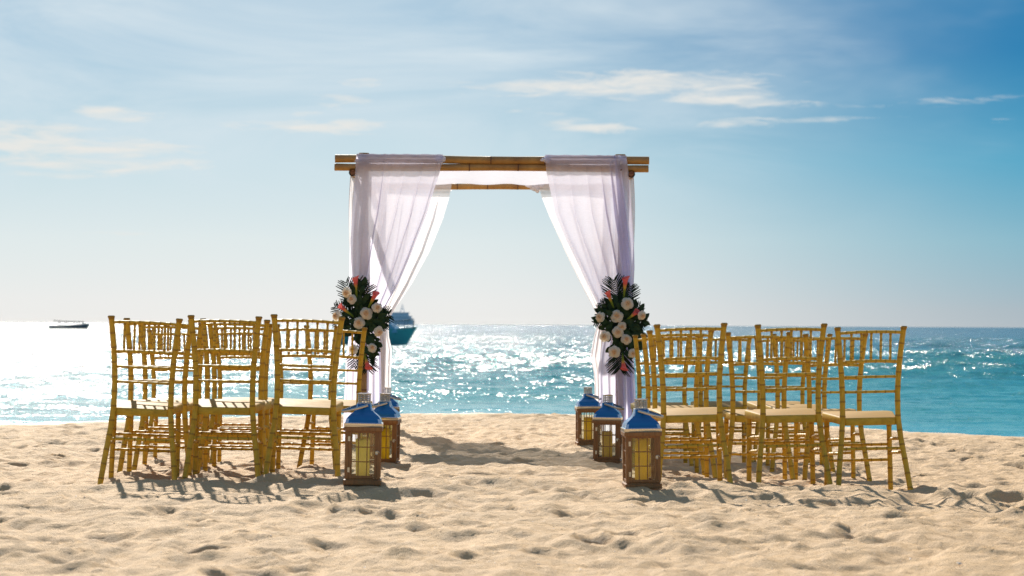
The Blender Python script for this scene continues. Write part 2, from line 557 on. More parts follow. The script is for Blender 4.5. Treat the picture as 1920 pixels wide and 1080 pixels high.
Z = Z + Zn * flat * 0.85
# trodden hollows with pushed-up rims
dense = (GX > -6.6) & (GX < 6.6) & (GY > 6.4) & (GY < 26.4)
for k in range(2600):
    hx = RNG.uniform(-6.3, 6.3); hy = 6.5 + 19.5 * RNG.uniform(0, 1) ** 1.25
    ln = RNG.uniform(0.06, 0.15); wd = ln * RNG.uniform(0.42, 0.75); an = RNG.uniform(0, PI)
    dp = 0.008 + 0.028 * RNG.uniform(0, 1) ** 1.6 * (ln / 0.13)
    i0, i1 = np.searchsorted(xs, hx - 2.2 * ln), np.searchsorted(xs, hx + 2.2 * ln)
    j0, j1 = np.searchsorted(ys, hy - 2.2 * ln), np.searchsorted(ys, hy + 2.2 * ln)
    if hy > float(crest_y(hx)) - 0.3: continue
    ddx = GX[j0:j1, i0:i1] - hx; ddy = GY[j0:j1, i0:i1] - hy
    u = (ddx * math.cos(an) + ddy * math.sin(an)) / ln; v = (-ddx * math.sin(an) + ddy * math.cos(an)) / wd
    q = np.sqrt(u * u + v * v) + 0.25 * vnoise(GX[j0:j1, i0:i1] * 9, GY[j0:j1, i0:i1] * 9, 50 + k)
    Z[j0:j1, i0:i1] += dp * (-np.exp(-(q ** 2) * 1.9) + 0.42 * np.exp(-((q - 1.35) ** 2) * 7))
# the low ridge just behind the last row of chairs
ridge = 0.030 * np.exp(-((GY - 12.35 - 0.25 * vnoise(GX * 0.9, GX * 0, 8)) / 0.22) ** 2)
Z += ridge * np.clip((1.2 + vnoise(GX * 0.7, GX * 0, 9) * 2), 0, 1)
# beach face dropping to the water
drop = np.clip(GY - cy, 0, None)
Z -= np.minimum(drop * 0.13 + 0.02 * (1 - np.exp(-drop * 6)), 1.6)


def ground(x, y):
    i = int(np.clip(np.searchsorted(xs, x) - 1, 0, len(xs) - 2)); j = int(np.clip(np.searchsorted(ys, y) - 1, 0, len(ys) - 2))
    fx = (x - xs[i]) / (xs[i + 1] - xs[i]); fy = (y - ys[j]) / (ys[j + 1] - ys[j])
    return float((Z[j, i] * (1 - fx) + Z[j, i + 1] * fx) * (1 - fy) + (Z[j + 1, i] * (1 - fx) + Z[j + 1, i + 1] * fx) * fy)


M_sand, g, o = mat('coarse_pale_sand')
pos = g.n('ShaderNodeNewGeometry').outputs['Position']
n1 = g.noise(pos, 0.9, 4, 0.6); n2 = g.noise(pos, 11, 5, 0.65); n3 = g.noise(pos, 210, 3, 0.7); n4 = g.noise(pos, 900, 1, 0.5)
sc_ = g.mix(g.rng(n1, 0.3, 0.7), (0.72, 0.462, 0.220), (0.66, 0.422, 0.200))
sc_ = g.mix(g.rng(n2, 0.35, 0.7, 0, 0.6), sc_, (0.55, 0.38, 0.22))
sc_ = g.mix(g.rng(n3, 0.56, 0.74, 0, 0.50), sc_, (0.33, 0.22, 0.13))
sc_ = g.mix(g.rng(n3, 0.36, 0.24, 0, 0.6), sc_, (0.84, 0.70, 0.50))
vor = g.n('ShaderNodeTexVoronoi'); g.put(vor.inputs['Vector'], pos); vor.inputs['Scale'].default_value = 60
bit = g.math('MULTIPLY', g.rng(vor.outputs['Distance'], 0.16, 0.10), g.rng(g.sep(vor.outputs['Color'])[0], 0.93, 0.95))
sc_ = g.mix(g.math('MULTIPLY', bit, 0.7), sc_, (0.90, 0.86, 0.78))
bitd = g.math('MULTIPLY', g.rng(vor.outputs['Distance'], 0.2, 0.12), g.rng(g.sep(vor.outputs['Color'])[1], 0.94, 0.96))
sc_ = g.mix(g.math('MULTIPLY', bitd, 0.7), sc_, (0.16, 0.10, 0.06))
sc_ = g.mix(g.math('MULTIPLY', g.n('ShaderNodeAttribute', attribute_name='wet').outputs['Fac'], 0.6), sc_, (0.40, 0.27, 0.15))
hgt = g.math('ADD', g.math('MULTIPLY', n2, 0.034), g.math('ADD', g.math('MULTIPLY', n3, 0.0085), g.math('MULTIPLY', bit, 0.004)))
bp = g.n('ShaderNodeBump'); bp.inputs['Strength'].default_value = 0.75; bp.inputs['Distance'].default_value = 1.0
g.put(bp.inputs['Height'], hgt)
principled(g, o, sc_, g.rng(g.n('ShaderNodeAttribute', attribute_name='wet').outputs['Fac'], 0, 1, 0.78, 0.45), 0.0, bp.outputs[0], Specular_IOR_Level=0.35)
beach_me = grid_mesh('beach_sand', GX, GY, Z, M_sand)
wet = np.clip((GY - cy + 0.55 + 0.5 * vnoise(GX * 1.3, GY * 1.3, 61)) / 0.7, 0, 1)
beach_me.attributes.new('wet', 'FLOAT', 'POINT').data.foreach_set('value', wet.astype(np.float32).ravel())
beach = link('beach_sand', beach_me)
tag(beach, kind='structure')

# ------------------------------------------------------------------ the sea
SEA = -0.30
yr = [18.0]
while yr[-1] < 16000:
    y = yr[-1]
    yr.append(y + (0.07 + max(0, y - 30) * 0.0045 if y < 200 else y * 0.012 if y < 2000 else y * 0.12))
yr = np.array(yr)
tt = np.concatenate([np.linspace(-3.0, -0.34, 24), np.linspace(-0.32, 0.32, 560), np.linspace(0.34, 3.0, 24)])
TX, SY = np.meshgrid(tt, yr)
SX = TX * (SY * 0.88 + 6.0)
def swell(Y, y0, sharp_back, sharp_front, h):
    d_ = Y - y0
    return h * np.where(d_ > 0, np.exp(-(d_ / sharp_back) ** 2), np.exp(-(d_ / sharp_front) ** 2))
bend = 2.6 * vnoise(SX * 0.03, SX * 0, 71) + 1.2 * vnoise(SX * 0.13, SX * 0, 72) + 0.4 * vnoise(SX * 0.5, SY * 0.05, 75)
rgt = np.clip((SX + 6) / 14.0, 0, 1)
SZ = (swell(SY, 60 + bend - 1.5 * rgt, 3.6, 3.2, 0.26 + 0.34 * rgt) * (1 + 0.5 * vnoise(SX * 0.12, SX * 0, 73))
      + swell(SY, 88 + bend * 1.4, 7, 5, 0.30) * (0.8 + vnoise(SX * 0.06, SX * 0, 74))
      + swell(SY, 128 + bend * 2, 10, 8, 0.30) + swell(SY, 39.5 + bend * 0.6, 1.5, 1.4, 0.07) + swell(SY, 180 + bend * 3, 14, 12, 0.3)
      + swell(SY, 33.0 + bend * 0.4, 1.2, 1.0, 0.03))
fade = np.clip(1 - SY / 400, 0, 1)
SZ += fade * (0.16 * vnoise(SX * 0.24, SY * 0.38, 81) + 0.10 * vnoise(SX * 0.7, SY * 1.1, 82) + 0.05 * vnoise(SX * 1.7, SY * 2.6, 83)
              + 0.022 * vnoise(SX * 4.5, SY * 6.0, 84)) * np.clip((SY - 26) / 20, 0.3, 1)
crestf = np.clip(SZ / 0.45, 0, 1.2)
shore = np.clip((SY - crest_y(SX) - 1.6), -5, 60)
SZ = SZ * np.clip(shore / 6, 0, 1) + SEA
sea_me = grid_mesh('sea_water', SX, SY, SZ, None)
at_s = sea_me.attributes.new('shore', 'FLOAT', 'POINT')
at_s.data.foreach_set('value', shore.astype(np.float32).ravel())

sea_me.attributes.new('crest', 'FLOAT', 'POINT').data.foreach_set('value', crestf.astype(np.float32).ravel())
M_sea, g, o = mat('turquoise_sea_water')
pos = g.n('ShaderNodeNewGeometry').outputs['Position']
gn = g.n('ShaderNodeNewGeometry').outputs['Normal']
px_, py_, pz_ = g.sep(pos)
sh = g.n('ShaderNodeAttribute', attribute_name='shore').outputs['Fac']
big = g.noise(g.mapping(pos, (0.10, 0.22, 0.0)), 1.0, 3, 0.5)
dist_t = g.rng(py_, 40, 330)
wc = g.ramp(dist_t, [(0.0, (0.028, 0.31, 0.295)), (0.10, (0.009, 0.215, 0.215)), (0.25, (0.015, 0.15, 0.155)), (1.0, (0.045, 0.10, 0.13))])
wc = g.mix(g.rng(big, 0.35, 0.7, 0.0, 0.45), wc, (0.006, 0.15, 0.17))
wc = g.mix(g.rng(sh, 9.0, 1.0, 0, 0.55, smooth=True), wc, (0.10, 0.50, 0.56))
fn = g.noise(g.mapping(pos, (1.2, 2.6, 0)), 1.6, 5, 0.65)
foam = g.rng(g.math('ADD', g.math('MULTIPLY', fn, 3.0), g.math('MULTIPLY', sh, -0.42)), 0.2, 1.0, 0.0, 0.7)
# wind ripples: slopes taken straight from vector noise at several sizes
def slopes(sx, sy, scale, det, amp, rough=0.55):
    c = g.noise(g.mapping(pos, (sx, sy, 0.0)), scale, det, rough, 0.3, out=1)
    return g.vscale(g.vmath('SUBTRACT', c, (0.5, 0.5, 0.5)), amp)
s1 = slopes(1, 1.6, 0.9, 2, 0.50)
s2 = slopes(1, 1.5, 3.6, 2, 1.15)
s3 = slopes(1, 1.3, 20.0, 3, 1.9, 0.7)
patch = g.rng(g.noise(g.mapping(pos, (0.35, 0.9, 0)), 1.0, 3, 0.6), 0.35, 0.65, 0.55, 1.25)
sm = g.vscale(g.vmath('ADD', g.vmath('ADD', s1, s2), s3), g.math('MULTIPLY', patch, g.math('ADD', g.rng(py_, 28, 90, 0.60, 1.02), g.math('MULTIPLY', g.n('ShaderNodeAttribute', attribute_name='crest').outputs['Fac'], 0.55))))
sxx, syy, szz = g.sep(sm)
nvec = g.vmath('NORMALIZE', g.vmath('ADD', gn, g.xyz(g.math('MULTIPLY', sxx, 1.55), syy, 0.0)))
p = principled(g, None, wc, g.rng(py_, 40, 400, 0.13, 0.15), 0.0, nvec, IOR=1.33, Specular_IOR_Level=0.38)
fd = g.n('ShaderNodeBsdfDiffuse'); g.put(fd.inputs[0], (0.82, 0.86, 0.86))
mx = g.n('ShaderNodeMixShader'); g.put(mx.inputs[0], foam)
g.t.links.new(p.outputs[0], mx.inputs[1]); g.t.links.new(fd.outputs[0], mx.inputs[2]); g.t.links.new(mx.outputs[0], o.inputs[0])
sea_me.materials.clear(); sea_me.materials.append(M_sea)
sea = link('sea_water', sea_me)
tag(sea, kind='structure')


# ------------------------------------------------------------------ bamboo-look tube
def cane(mb, pts, rad, pitch=0.075, n=8, off=0.5, bulge=1.07, ring=0.0040, seg=None, caps=True, mi_b=0, mi_n=1):
    """a cane along a polyline with swollen joints every `pitch`"""
    pts = [Vector(p) for p in pts]
    cum = [0.0]
    for a, b in zip(pts, pts[1:]):
        cum.append(cum[-1] + (b - a).length)
    L = cum[-1]

    def P(s):
        s = min(max(s, 0), L)
        for i in range(len(cum) - 1):
            if s <= cum[i + 1] + 1e-9:
                return pts[i].lerp(pts[i + 1], (s - cum[i]) / max(cum[i + 1] - cum[i], 1e-9))
        return pts[-1]
    marks = []
    k = pitch * off
    while k < L - ring:
        if k > ring * 2: marks.append(k)
        k += pitch
    st = [(0.0, 1.0, mi_b)]
    for m_ in marks:
        prev = st[-1][0]
        mid = (prev + m_) / 2
        st.append((mid, 0.97, mi_b))
        st += [(m_ - ring * 1.9, 1.0, mi_b), (m_ - ring * 0.7, bulge, mi_n), (m_ + ring * 0.7, bulge, mi_n), (m_ + ring * 1.9, 1.0, mi_b)]
    st.append((L, 1.0, mi_b))
    st = sorted(st, key=lambda q: q[0])
    mb.tube([P(s[0]) for s in st], [rad * s[1] for s in st], n, [s[2] for s in st][:-1], caps)


# ------------------------------------------------------------------ chairs
def chair_meshes():
    mm = {}
    # back post: foot, seat level, top (y runs from the back towards the front)
    for s in (-1, 1):
        keys = [(-0.03, 0.209, -0.004), (0.0, 0.207, 0.0), (0.15, 0.190, 0.030), (0.30, 0.170, 0.054), (0.42, 0.159, 0.064), (0.55, 0.158, 0.060),
                (0.66, 0.163, 0.048), (0.78, 0.173, 0.030), (0.90, 0.186, 0.006), (0.925, 0.189, 0.000)]
        mb = MB(); cane(mb, [(s * x, y, z) for z, x, y in keys], 0.0160, 0.083, 12, 0.62)
        mb.tube([(s * 0.189, 0.0, 0.922), (s * 0.1893, -0.001, 0.930), (s * 0.1895, -0.001, 0.936)], [0.0180, 0.0210, 0.016], 12, 1)
        mm['back_post', s] = mb.mesh('back_post', [M_gold, M_node])
        mb = MB(); cane(mb, [(s * 0.188, 0.425, -0.03), (s * 0.186, 0.415, 0.20), (s * 0.182, 0.402, 0.402)], 0.0150, 0.083, 12, 0.75)
        mm['front_leg', s] = mb.mesh('front_leg', [M_gold, M_node])
        for i, (z0, z1) in enumerate(((0.30, 0.286), (0.222, 0.206))):
            mb = MB(); cane(mb, [(s * (0.171 + i * 0.008), 0.056 - i * 0.014, z0), (s * 0.185, 0.412, z1)], 0.0085, 0.062, 7, 0.5, 1.2)
            mm['side_stretcher%d' % i, s] = mb.mesh('side_stretcher', [M_gold, M_node])

    def rail(z, hw, yc, r, bow=0.022, arch=0.0, pitch=0.056):
        mb = MB()
        pts = [(hw * t, yc - bow * (1 - t * t), z + arch * (1 - t * t)) for t in [k / 8 - 1 for k in range(17)]]
        cane(mb, pts, r, pitch, 8, (2 * hw - pitch * 5) / 2 / pitch if pitch == 0.056 else 0.5, 1.16, 0.0028)
        return mb.mesh('rail', [M_gold, M_node])
    mm['top_rail'] = rail(0.900, 0.184, 0.006, 0.0088, arch=0.006)
    mm['slat_rail'] = rail(0.735, 0.168, 0.038, 0.0095, arch=0.006)
    mm['cross_rail0'] = rail(0.652, 0.161, 0.049, 0.0078)
    mm['cross_rail1'] = rail(0.567, 0.157, 0.059, 0.0078)
    mm['back_stretcher'] = rail(0.245, 0.177, 0.044, 0.0085, 0.0, pitch=0.058)
    mm['front_stretcher0'] = rail(0.255, 0.184, 0.415, 0.0085, 0.0, pitch=0.058)
    mm['front_stretcher1'] = rail(0.165, 0.185, 0.419, 0.0085, 0.0, pitch=0.058)
    mb = MB(); cane(mb, [(0, 0, 0), (0, -0.032, 0.165)], 0.0068, 0.034, 7, 0.6, 1.3, 0.0028)
    mm['slat'] = mb.mesh('slat', [M_gold, M_node])
    # seat: shaped board, wider in front, rounded corners, with a rim
    out_ = []
    def arc(cx, cy, r, a0, a1, k=6):
        for i in range(k + 1):
            a = a0 + (a1 - a0) * i / k
            out_.append((cx + r * math.cos(a), cy + r * math.sin(a)))
    arc(-0.135, 0.082, 0.020, PI * 1.5, PI, 4); arc(-0.160, 0.405, 0.048, PI, PI / 2); arc(0.160, 0.405, 0.048, PI / 2, 0); arc(0.135, 0.082, 0.020, 0, -PI / 2, 4)
    n = len(out_)
    cx_, cy_ = 0, 0.25
    mb = MB()
    prof = [(0.92, 0.376), (0.985, 0.377), (1.0, 0.382), (1.0, 0.411), (0.985, 0.418), (0.95, 0.4205)]
    vs = []
    for sc2, z in prof:
        vs += [((x - cx_) * sc2 + cx_, (y - cy_) * sc2 + cy_, z + (y - 0.06) * 0.075) for x, y in out_]
    fs = []
    for i in range(len(prof) - 1):
        for k in range(n):
            k2 = (k + 1) % n
            fs.append((i * n + k, i * n + k2, (i + 1) * n + k2, (i + 1) * n + k))
    fs.append(tuple(range(n))); fs.append(tuple((len(prof) - 1) * n + k for k in range(n)))
    mb.add(vs, fs)
    mb.m = [0 if i < n * 4 else 1 for i in range(len(mb.f))]
    mm['seat'] = mb.mesh('seat', [M_gold, M_seat], angle=50)
    return mm


CM = chair_meshes()


def make_chair():
    root = empty('chiavari_chair')
    link('seat', CM['seat'], root)
    for s in (-1, 1):
        link('back_post', CM['back_post', s], root)
        link('front_leg', CM['front_leg', s], root)
        link('side_stretcher', CM['side_stretcher0', s], root)
        link('side_stretcher', CM['side_stretcher1', s], root)
    link('top_rail', CM['top_rail'], root)
    link('lower_slat_rail', CM['slat_rail'], root)
    link('cross_rail', CM['cross_rail0'], root); link('cross_rail', CM['cross_rail1'], root)
    link('back_stretcher', CM['back_stretcher'], root)
    link('front_stretcher', CM['front_stretcher0'], root); link('front_stretcher', CM['front_stretcher1'], root)
    for k in range(5):
        x = (k - 2) * 0.056
        t = x / 0.17
        o_ = link('slat', CM['slat'], root, (x, 0.038 - 0.022 * (1 - t * t), 0.741 - 0.002 * abs(k - 2)))
    return root


# (foot centre px, depth of back feet, height of sand, yaw deg, roll deg, label)
CHAIRS = [
    (261, 12.86, 5, 2.2, 'gold bamboo-style chair at the far left end of the rearmost left row'),
    (418, 12.86, 3, 0.8, 'gold bamboo-style chair in the middle of the rearmost left row, between two others'),
    (568, 12.86, 3, 1.8, 'gold bamboo-style chair right beside the front left lantern, rearmost left row'),
    (292, 13.55, 4, 1.2, 'gold chair seen directly behind the leftmost chair, second in that file'),
    (316, 14.5, 3, 1.0, 'gold chair third in the leftmost file of the left block'),
    (329, 16.0, 2, 0.5, 'gold chair farthest towards the sea in the leftmost file'),
    (437, 13.6, 3, 0.8, 'gold chair second in the middle file of the left block'),
    (447, 14.5, 2, 0.6, 'gold chair third in the middle file of the left block'),
    (455, 16.0, 2, 0.2, 'gold chair farthest towards the sea in the middle file of the left block'),
    (571, 14.5, 2, 1.0, 'gold chair hidden just behind the one beside the front left lantern'),
    (622, 14.9, -3, 1.6, 'gold chair in front of the left curtain and below its flowers, nearest the aisle'),
    (1304, 12.9, 1, -1.6, 'gold chair right beside the front right lantern, rearmost right row'),
    (1491, 12.95, 4, -1.2, 'gold chair in the middle of the rearmost right row'),
    (1641, 12.95, 3, -1.3, 'gold chair at the far right end of the rearmost right row, with long shadow'),
    (1281, 14.1, 0, -0.9, 'gold chair second in the aisle file of the right block'),
    (1264, 15.1, 0, -0.6, 'gold chair third in the aisle file of the right block'),
    (1244, 16.1, 0, -0.4, 'gold chair farthest towards the sea in the aisle file of the right block'),
    (1426, 14.2, -2, -0.6, 'gold chair in the gap between two rearmost chairs of the right block'),
    (1571, 14.4, 3, -0.8, 'gold chair second in the outermost right file, partly behind the middle one'),
    (1506, 15.5, 0, -0.4, 'gold chair third back in the middle of the right block'),
    (1358, 16.5, 0, -0.2, 'gold chair near the sea, seen between the two aisle-side files on the right'),
    (1468, 16.7, 2, -0.2, 'gold chair farthest towards the sea in the middle of the right block'),
]
chair0 = make_chair()
for i, (px, D, yaw, roll, lab) in enumerate(CHAIRS):
    c = chair0 if i == 0 else copy_tree(chair0)
    X = (px - 960) / F * D
    zz_ = float(base_z(X, D + 0.2)) * 0.5 + 0.5 * np.mean([ground(X + a, D + b) for a in (-0.2, 0.2) for b in (0, 0.42)])
    c.location = (X, D, zz_ - 0.006)
    slope = (float(base_z(X, D + 0.45)) - float(base_z(X, D))) / 0.45
    c.rotation_euler = (math.atan(slope) * 0.5 + R(random.uniform(-0.5, 0.5)), R(roll), R(yaw + random.uniform(-0.7, 0.7)))
    tag(c, lab, 'chair', 'gold chairs set out in two blocks facing the sea')

# ------------------------------------------------------------------ wedding arch
AY, BY = 19.3, 22.1
gx = lambda px, Y: (px - 960) / F * Y
zf = lambda py, Y, px=960: CAM_H + (608.8 + (px - 960) * 0.0055 - py) * Y / F
arch = empty('bamboo_arch', (-0.173, (AY + BY) / 2, -0.112))
tag(arch, 'square bamboo wedding arch draped in white curtains at the end of the aisle', 'wedding arch')
AO = Vector(arch.location)


def bamboo(name, a, b, r, pitch, off=0.5, cut=True, n=18, label=None):
    a = Vector(a) - AO; b = Vector(b) - AO
    c = (a + b) / 2
    mb = MB()
    k = 8
    bend_ = Vector((0.0, 0.006, 0.007)) if abs((b - a).x) > 0.5 else Vector((0.007, 0.006, 0.0))
    bend_ = bend_ * random.choice((-1, 1))
    pts = [a.lerp(b, i / k) - c + bend_ * math.sin(PI * i / k * 2 + r * 40) * math.sin(PI * i / k) for i in range(k + 1)]
    cane(mb, pts, r, pitch, n, off, 1.045, 0.005, caps=False)
    d_ = (b - a).normalized()
    for e, sgn in ((a - c, 1), (b - c, -1)):      # cut ends with a hollow
        mb.tube([e, e, e + d_ * 0.03 * sgn], [r, r * 0.72, r * 0.66], n, 2, False)
        mb.tube([e + d_ * 0.03 * sgn, e + d_ * 0.031 * sgn], [r * 0.66, 0.001], n, 1, False)
    o_ = link(name, mb.mesh(name, [M_bamboo, M_bamboo_node, M_bamboo_cut]), arch, c)
    return o_


for s in (-1, 1):
    bamboo('post', (-0.173 + s * 1.08, AY, -0.45), (-0.173 + s * 1.08, AY, 2.339), 0.043, 0.33, 0.4)
    bamboo('post', (-0.19 + s * 1.08, BY, -0.45), (-0.19 + s * 1.08, BY, 2.30), 0.040, 0.31, 0.7)
    bamboo('side_beam', (-0.173 + s * 1.166, AY - 0.13, 2.166), (-0.19 + s * 1.166, BY + 0.14, 2.166), 0.032, 0.36, 0.5)
bamboo('front_beam', (-0.173 - 1.317, AY - 0.080, 2.283 + 0.002), (-0.173 + 1.317, AY - 0.080, 2.283), 0.034, 0.45, 0.9)
bamboo('front_beam', (-0.173 - 1.320, AY - 0.084, 2.2135), (-0.173 + 1.312, AY - 0.084, 2.2135), 0.0305, 0.41, 0.75)
bamboo('back_beam', (-0.19 - 1.30, BY - 0.072, 2.222), (-0.19 + 1.30, BY - 0.072, 2.222), 0.029, 0.29, 0.3)
for s in (-1, 1):      # rope lashings round the front crossings
    mb = MB()
    for q in range(4):
        z0 = 2.200 + q * 0.028
        pts = [(0.050 * math.cos(a) * 1.0, 0.02 - 0.04 + 0.075 * math.sin(a), z0 - 2.24 + 0.02 * math.cos(a)) for a in [2 * PI * k / 14 for k in range(15)]]
        mb.tube(pts, 0.005, 6)
    link('rope_lashing', mb.mesh('rope_lashing', [M_bamboo_cut]), arch, Vector((-0.173 + s * 1.08, AY - 0.035, 2.24)) - AO)


# ------------------------------------------------------------------ curtains
def curtain(name, keys, Y, top_y, top_z, npl, seed, material, label, group, outer=-1, amp=1.0, tail=0.05):
    """keys: (py, xl, xr, depth shift, pleat depth). The cloth starts behind the beam, goes over it and hangs in front."""
    rs = np.random.RandomState(seed)
    NU, NV = 190, 150
    # uneven pleats
    wd = rs.uniform(0.3, 2.2, npl); edges = np.concatenate([[0], np.cumsum(wd)]) / wd.sum()
    ph = np.interp(np.linspace(0, 1, NU), edges, np.arange(npl + 1)) * 2 * PI
    pa = np.interp(np.linspace(0, 1, NU), edges, rs.uniform(0.15, 1.3, npl + 1))
    y0, y1 = keys[0][0], keys[-1][0]
    V = np.linspace(0, 1, NV)
    X = np.zeros((NV, NU)); Yg = np.zeros((NV, NU)); Zg = np.zeros((NV, NU))
    wob = rs.uniform(0, 6.28, 6)
    # row list: first the tail behind and over the beam
    rows = []
    for k in range(10):                      # behind
        rows.append(('b', k / 9.0))
    for k in range(8):                       # over the top
        rows.append(('o', k / 7.0))
    for k in range(NV):
        rows.append(('f', k / (NV - 1.0)))
    R_ = len(rows)
    X = np.zeros((R_, NU)); Yg = np.zeros((R_, NU)); Zg = np.zeros((R_, NU))
    u = np.linspace(0, 1, NU)
    rr = 0.045
    W0 = gx(keys[0][2], Y) - gx(keys[0][1], Y)
    spread = np.ones((R_, NU), np.float32)
    for i, (kind, t) in enumerate(rows):
        if kind == 'f':
            py = y0 + (y1 - y0) * t
            xl, xr, ysh, pd = lerp_keys(keys, py)
            zc = zf(py, Y, (xl + xr) / 2)
        else:
            xl, xr, ysh, pd = keys[0][1:]
            py = y0
            zc = top_z
        XL, XR = gx(xl, Y), gx(xr, Y)
        wdt = XR - XL
        spread[i] = min(1.0, max(0.06, (wdt / W0 - 0.30) / 0.55)) * np.clip(0.25 + 1.6 * (u if outer < 0 else 1 - u), 0, 1)
        # folds drift slowly as they fall, and gather
        drift = 0.35 * np.sin(wob[0] + 2.2 * t + 3 * u) * (t if kind == 'f' else 0)
        pl = np.sin(ph + drift)
        pl2 = 0.15 * np.sin(2 * ph + wob[1] + 1.5 * t)
        fold = (pl + pl2) * pa * pd * amp
        lat = 0.35 * np.cos(ph + drift) * pa * wdt / npl * min(1, pd / 0.02)
        edge = np.minimum(u, 1 - u) * 12
        lat *= np.clip(edge, 0, 1)
        xx = XL + wdt * u + lat
        if kind == 'f':
            yy = Y + ysh + fold + 0.02 * np.sin(wob[2] + 5 * t + 2 * u)
            z_ = np.full(NU, zc)
            f0 = np.clip(t * 14, 0, 1)
            yy = yy * f0 + (top_y - rr - 0.028) * (1 - f0) + fold * 0.3 * (1 - f0)
        elif kind == 'o':
            a = PI * t
            yy = top_y + (rr + 0.008) * math.cos(a) + fold * 0.12
            z_ = np.full(NU, top_z + 0.008 + 0.020 * math.sin(a)) + 0.002 * pl
        else:
            yy = top_y + rr + 0.012 + fold * 0.4
            z_ = np.full(NU, top_z - tail * (1 - t) * (1 + 0.15 * math.sin(wob[3]))) + 0.02 * (1 - t) * np.sin(4 * u + wob[4])
        X[i] = xx; Yg[i] = yy; Zg[i] = z_
    # fine wrinkles
    Yg += 0.006 * vnoise(X * 7, Zg * 5 + 9, seed) + 0.003 * vnoise(X * 22, Zg * 9 + 3, seed + 1)
    X += 0.006 * vnoise(X * 5 + 3, Zg * 3, seed + 2)
    Ya = Yg
    # keep the hem on the sand
    for j in range(NU):
        gz = ground(float(X[-1, j]), float(Ya[-1, j]))
        low = Zg[:, j] < gz + 0.006
        Zg[low, j] = gz + 0.006
    ctr = Vector((float(X.mean()), Y, 0))
    me = grid_mesh(name, X - ctr.x, Ya - ctr.y, Zg, material)
    me.attributes.new('spread', 'FLOAT', 'POINT').data.foreach_set('value', spread.ravel())
    o_ = link(name, me, None, ctr)
    tag(o_, label, 'curtain', group)
    return o_


GRP = 'sheer curtains tied back on the arch'
fl = curtain('sheer_curtain', [(297, 669, 829, -0.13, 0.006), (325, 667, 824, -0.14, 0.012), (400, 661, 801, -0.10, 0.020), (480, 656, 769, -0.08, 0.024),
                    (540, 655, 743, -0.07, 0.024), (585, 660, 719, -0.07, 0.026), (606, 663, 711, -0.07, 0.026), (630, 656, 713, -0.06, 0.030), (680, 650, 715, -0.03, 0.034),
                    (760, 646, 716, -0.02, 0.036), (832, 644, 717, 0.0, 0.036)], AY, AY - 0.08, 2.298, 7, 3, M_sheer,
        'long lilac-white sheer curtain on the front left of the arch, tied under the left flowers', GRP)
fr = curtain('sheer_curtain', [(297, 1020, 1172, -0.13, 0.006), (325, 1023, 1176, -0.14, 0.012), (400, 1039, 1183, -0.10, 0.020), (450, 1060, 1187, -0.08, 0.024),
                    (500, 1086, 1188, -0.08, 0.024), (550, 1110, 1186, -0.07, 0.024), (590, 1130, 1184, -0.07, 0.026), (608, 1134, 1182, -0.07, 0.026), (640, 1130, 1186, -0.05, 0.030),
                    (690, 1122, 1190, -0.03, 0.034), (760, 1124, 1194, -0.02, 0.036), (832, 1130, 1192, 0.0, 0.036)], AY, AY - 0.08, 2.298, 7, 8, M_sheer,
        'long lilac-white sheer curtain on the front right of the arch, tied under the right flowers', GRP, 1)
curtain('sheer_curtain', [(350, 690, 846, -0.11, 0.006), (370, 690, 842, -0.11, 0.014), (410, 688, 830, -0.08, 0.022), (470, 690, 806, -0.06, 0.026),
                    (530, 692, 774, -0.05, 0.026), (575, 695, 744, -0.05, 0.028), (600, 700, 730, -0.05, 0.026), (630, 698, 731, -0.05, 0.026), (655, 696, 737, -0.05, 0.026), (700, 694, 734, -0.04, 0.030),
                    (800, 694, 734, 0.0, 0.030)], BY, BY - 0.072, 2.245, 5, 15, M_sheer_white,
        'brighter white sheer curtain on the back left post of the arch, sweeping inwards', GRP)
curtain('sheer_curtain', [(350, 1008, 1140, -0.11, 0.006), (370, 1014, 1142, -0.11, 0.014), (410, 1030, 1146, -0.08, 0.022), (470, 1058, 1150, -0.06, 0.026),
                    (530, 1088, 1152, -0.05, 0.026), (580, 1114, 1150, -0.05, 0.028), (602, 1122, 1148, -0.05, 0.026), (630, 1114, 1150, -0.07, 0.028), (668, 1107, 1152, -0.09, 0.030),
                    (700, 1114, 1152, -0.05, 0.030), (800, 1118, 1156, 0.0, 0.030)], BY, BY - 0.072, 2.245, 5, 22, M_sheer_white,
        'brighter white sheer curtain on the back right post of the arch, billowing below its tie', GRP, 1)
# knots where the cloth is tied to the back beam
kb = MB()
for (cx, cz, sx, sz) in ((0, 0, 0.050, 0.040), (0.045, 0.01, 0.035, 0.03), (-0.05, 0.012, 0.045, 0.02), (0.02, -0.03, 0.022, 0.028)):
    n1, n2 = 8, 12
    vs = []
    for i in range(n1 + 1):
        for k in range(n2):
            a = PI * i / n1; b = 2 * PI * k / n2
            q = 1 + 0.18 * math.sin(3 * b + i)
            vs.append((cx + sx * q * math.sin(a) * math.cos(b), 0.03 * math.sin(a) * math.sin(b), cz + sz * q * math.cos(a)))
    kb.add(vs, [(i * n2 + k, i * n2 + (k + 1) % n2, (i + 1) * n2 + (k + 1) % n2, (i + 1) * n2 + k) for i in range(n1) for k in range(n2)])
knot_me = kb.mesh('tied_knot', [M_sheer_white])


def knots(curtain_obj, spots):
    for (px, py, sc4) in spots:
        p_ = at(px, py, AY - 0.13)
        link('tied_knot', knot_me, curtain_obj, p_ - Vector(curtain_obj.location), (0, random.uniform(-1, 1), 0), (sc4, sc4, sc4 * 1.25))


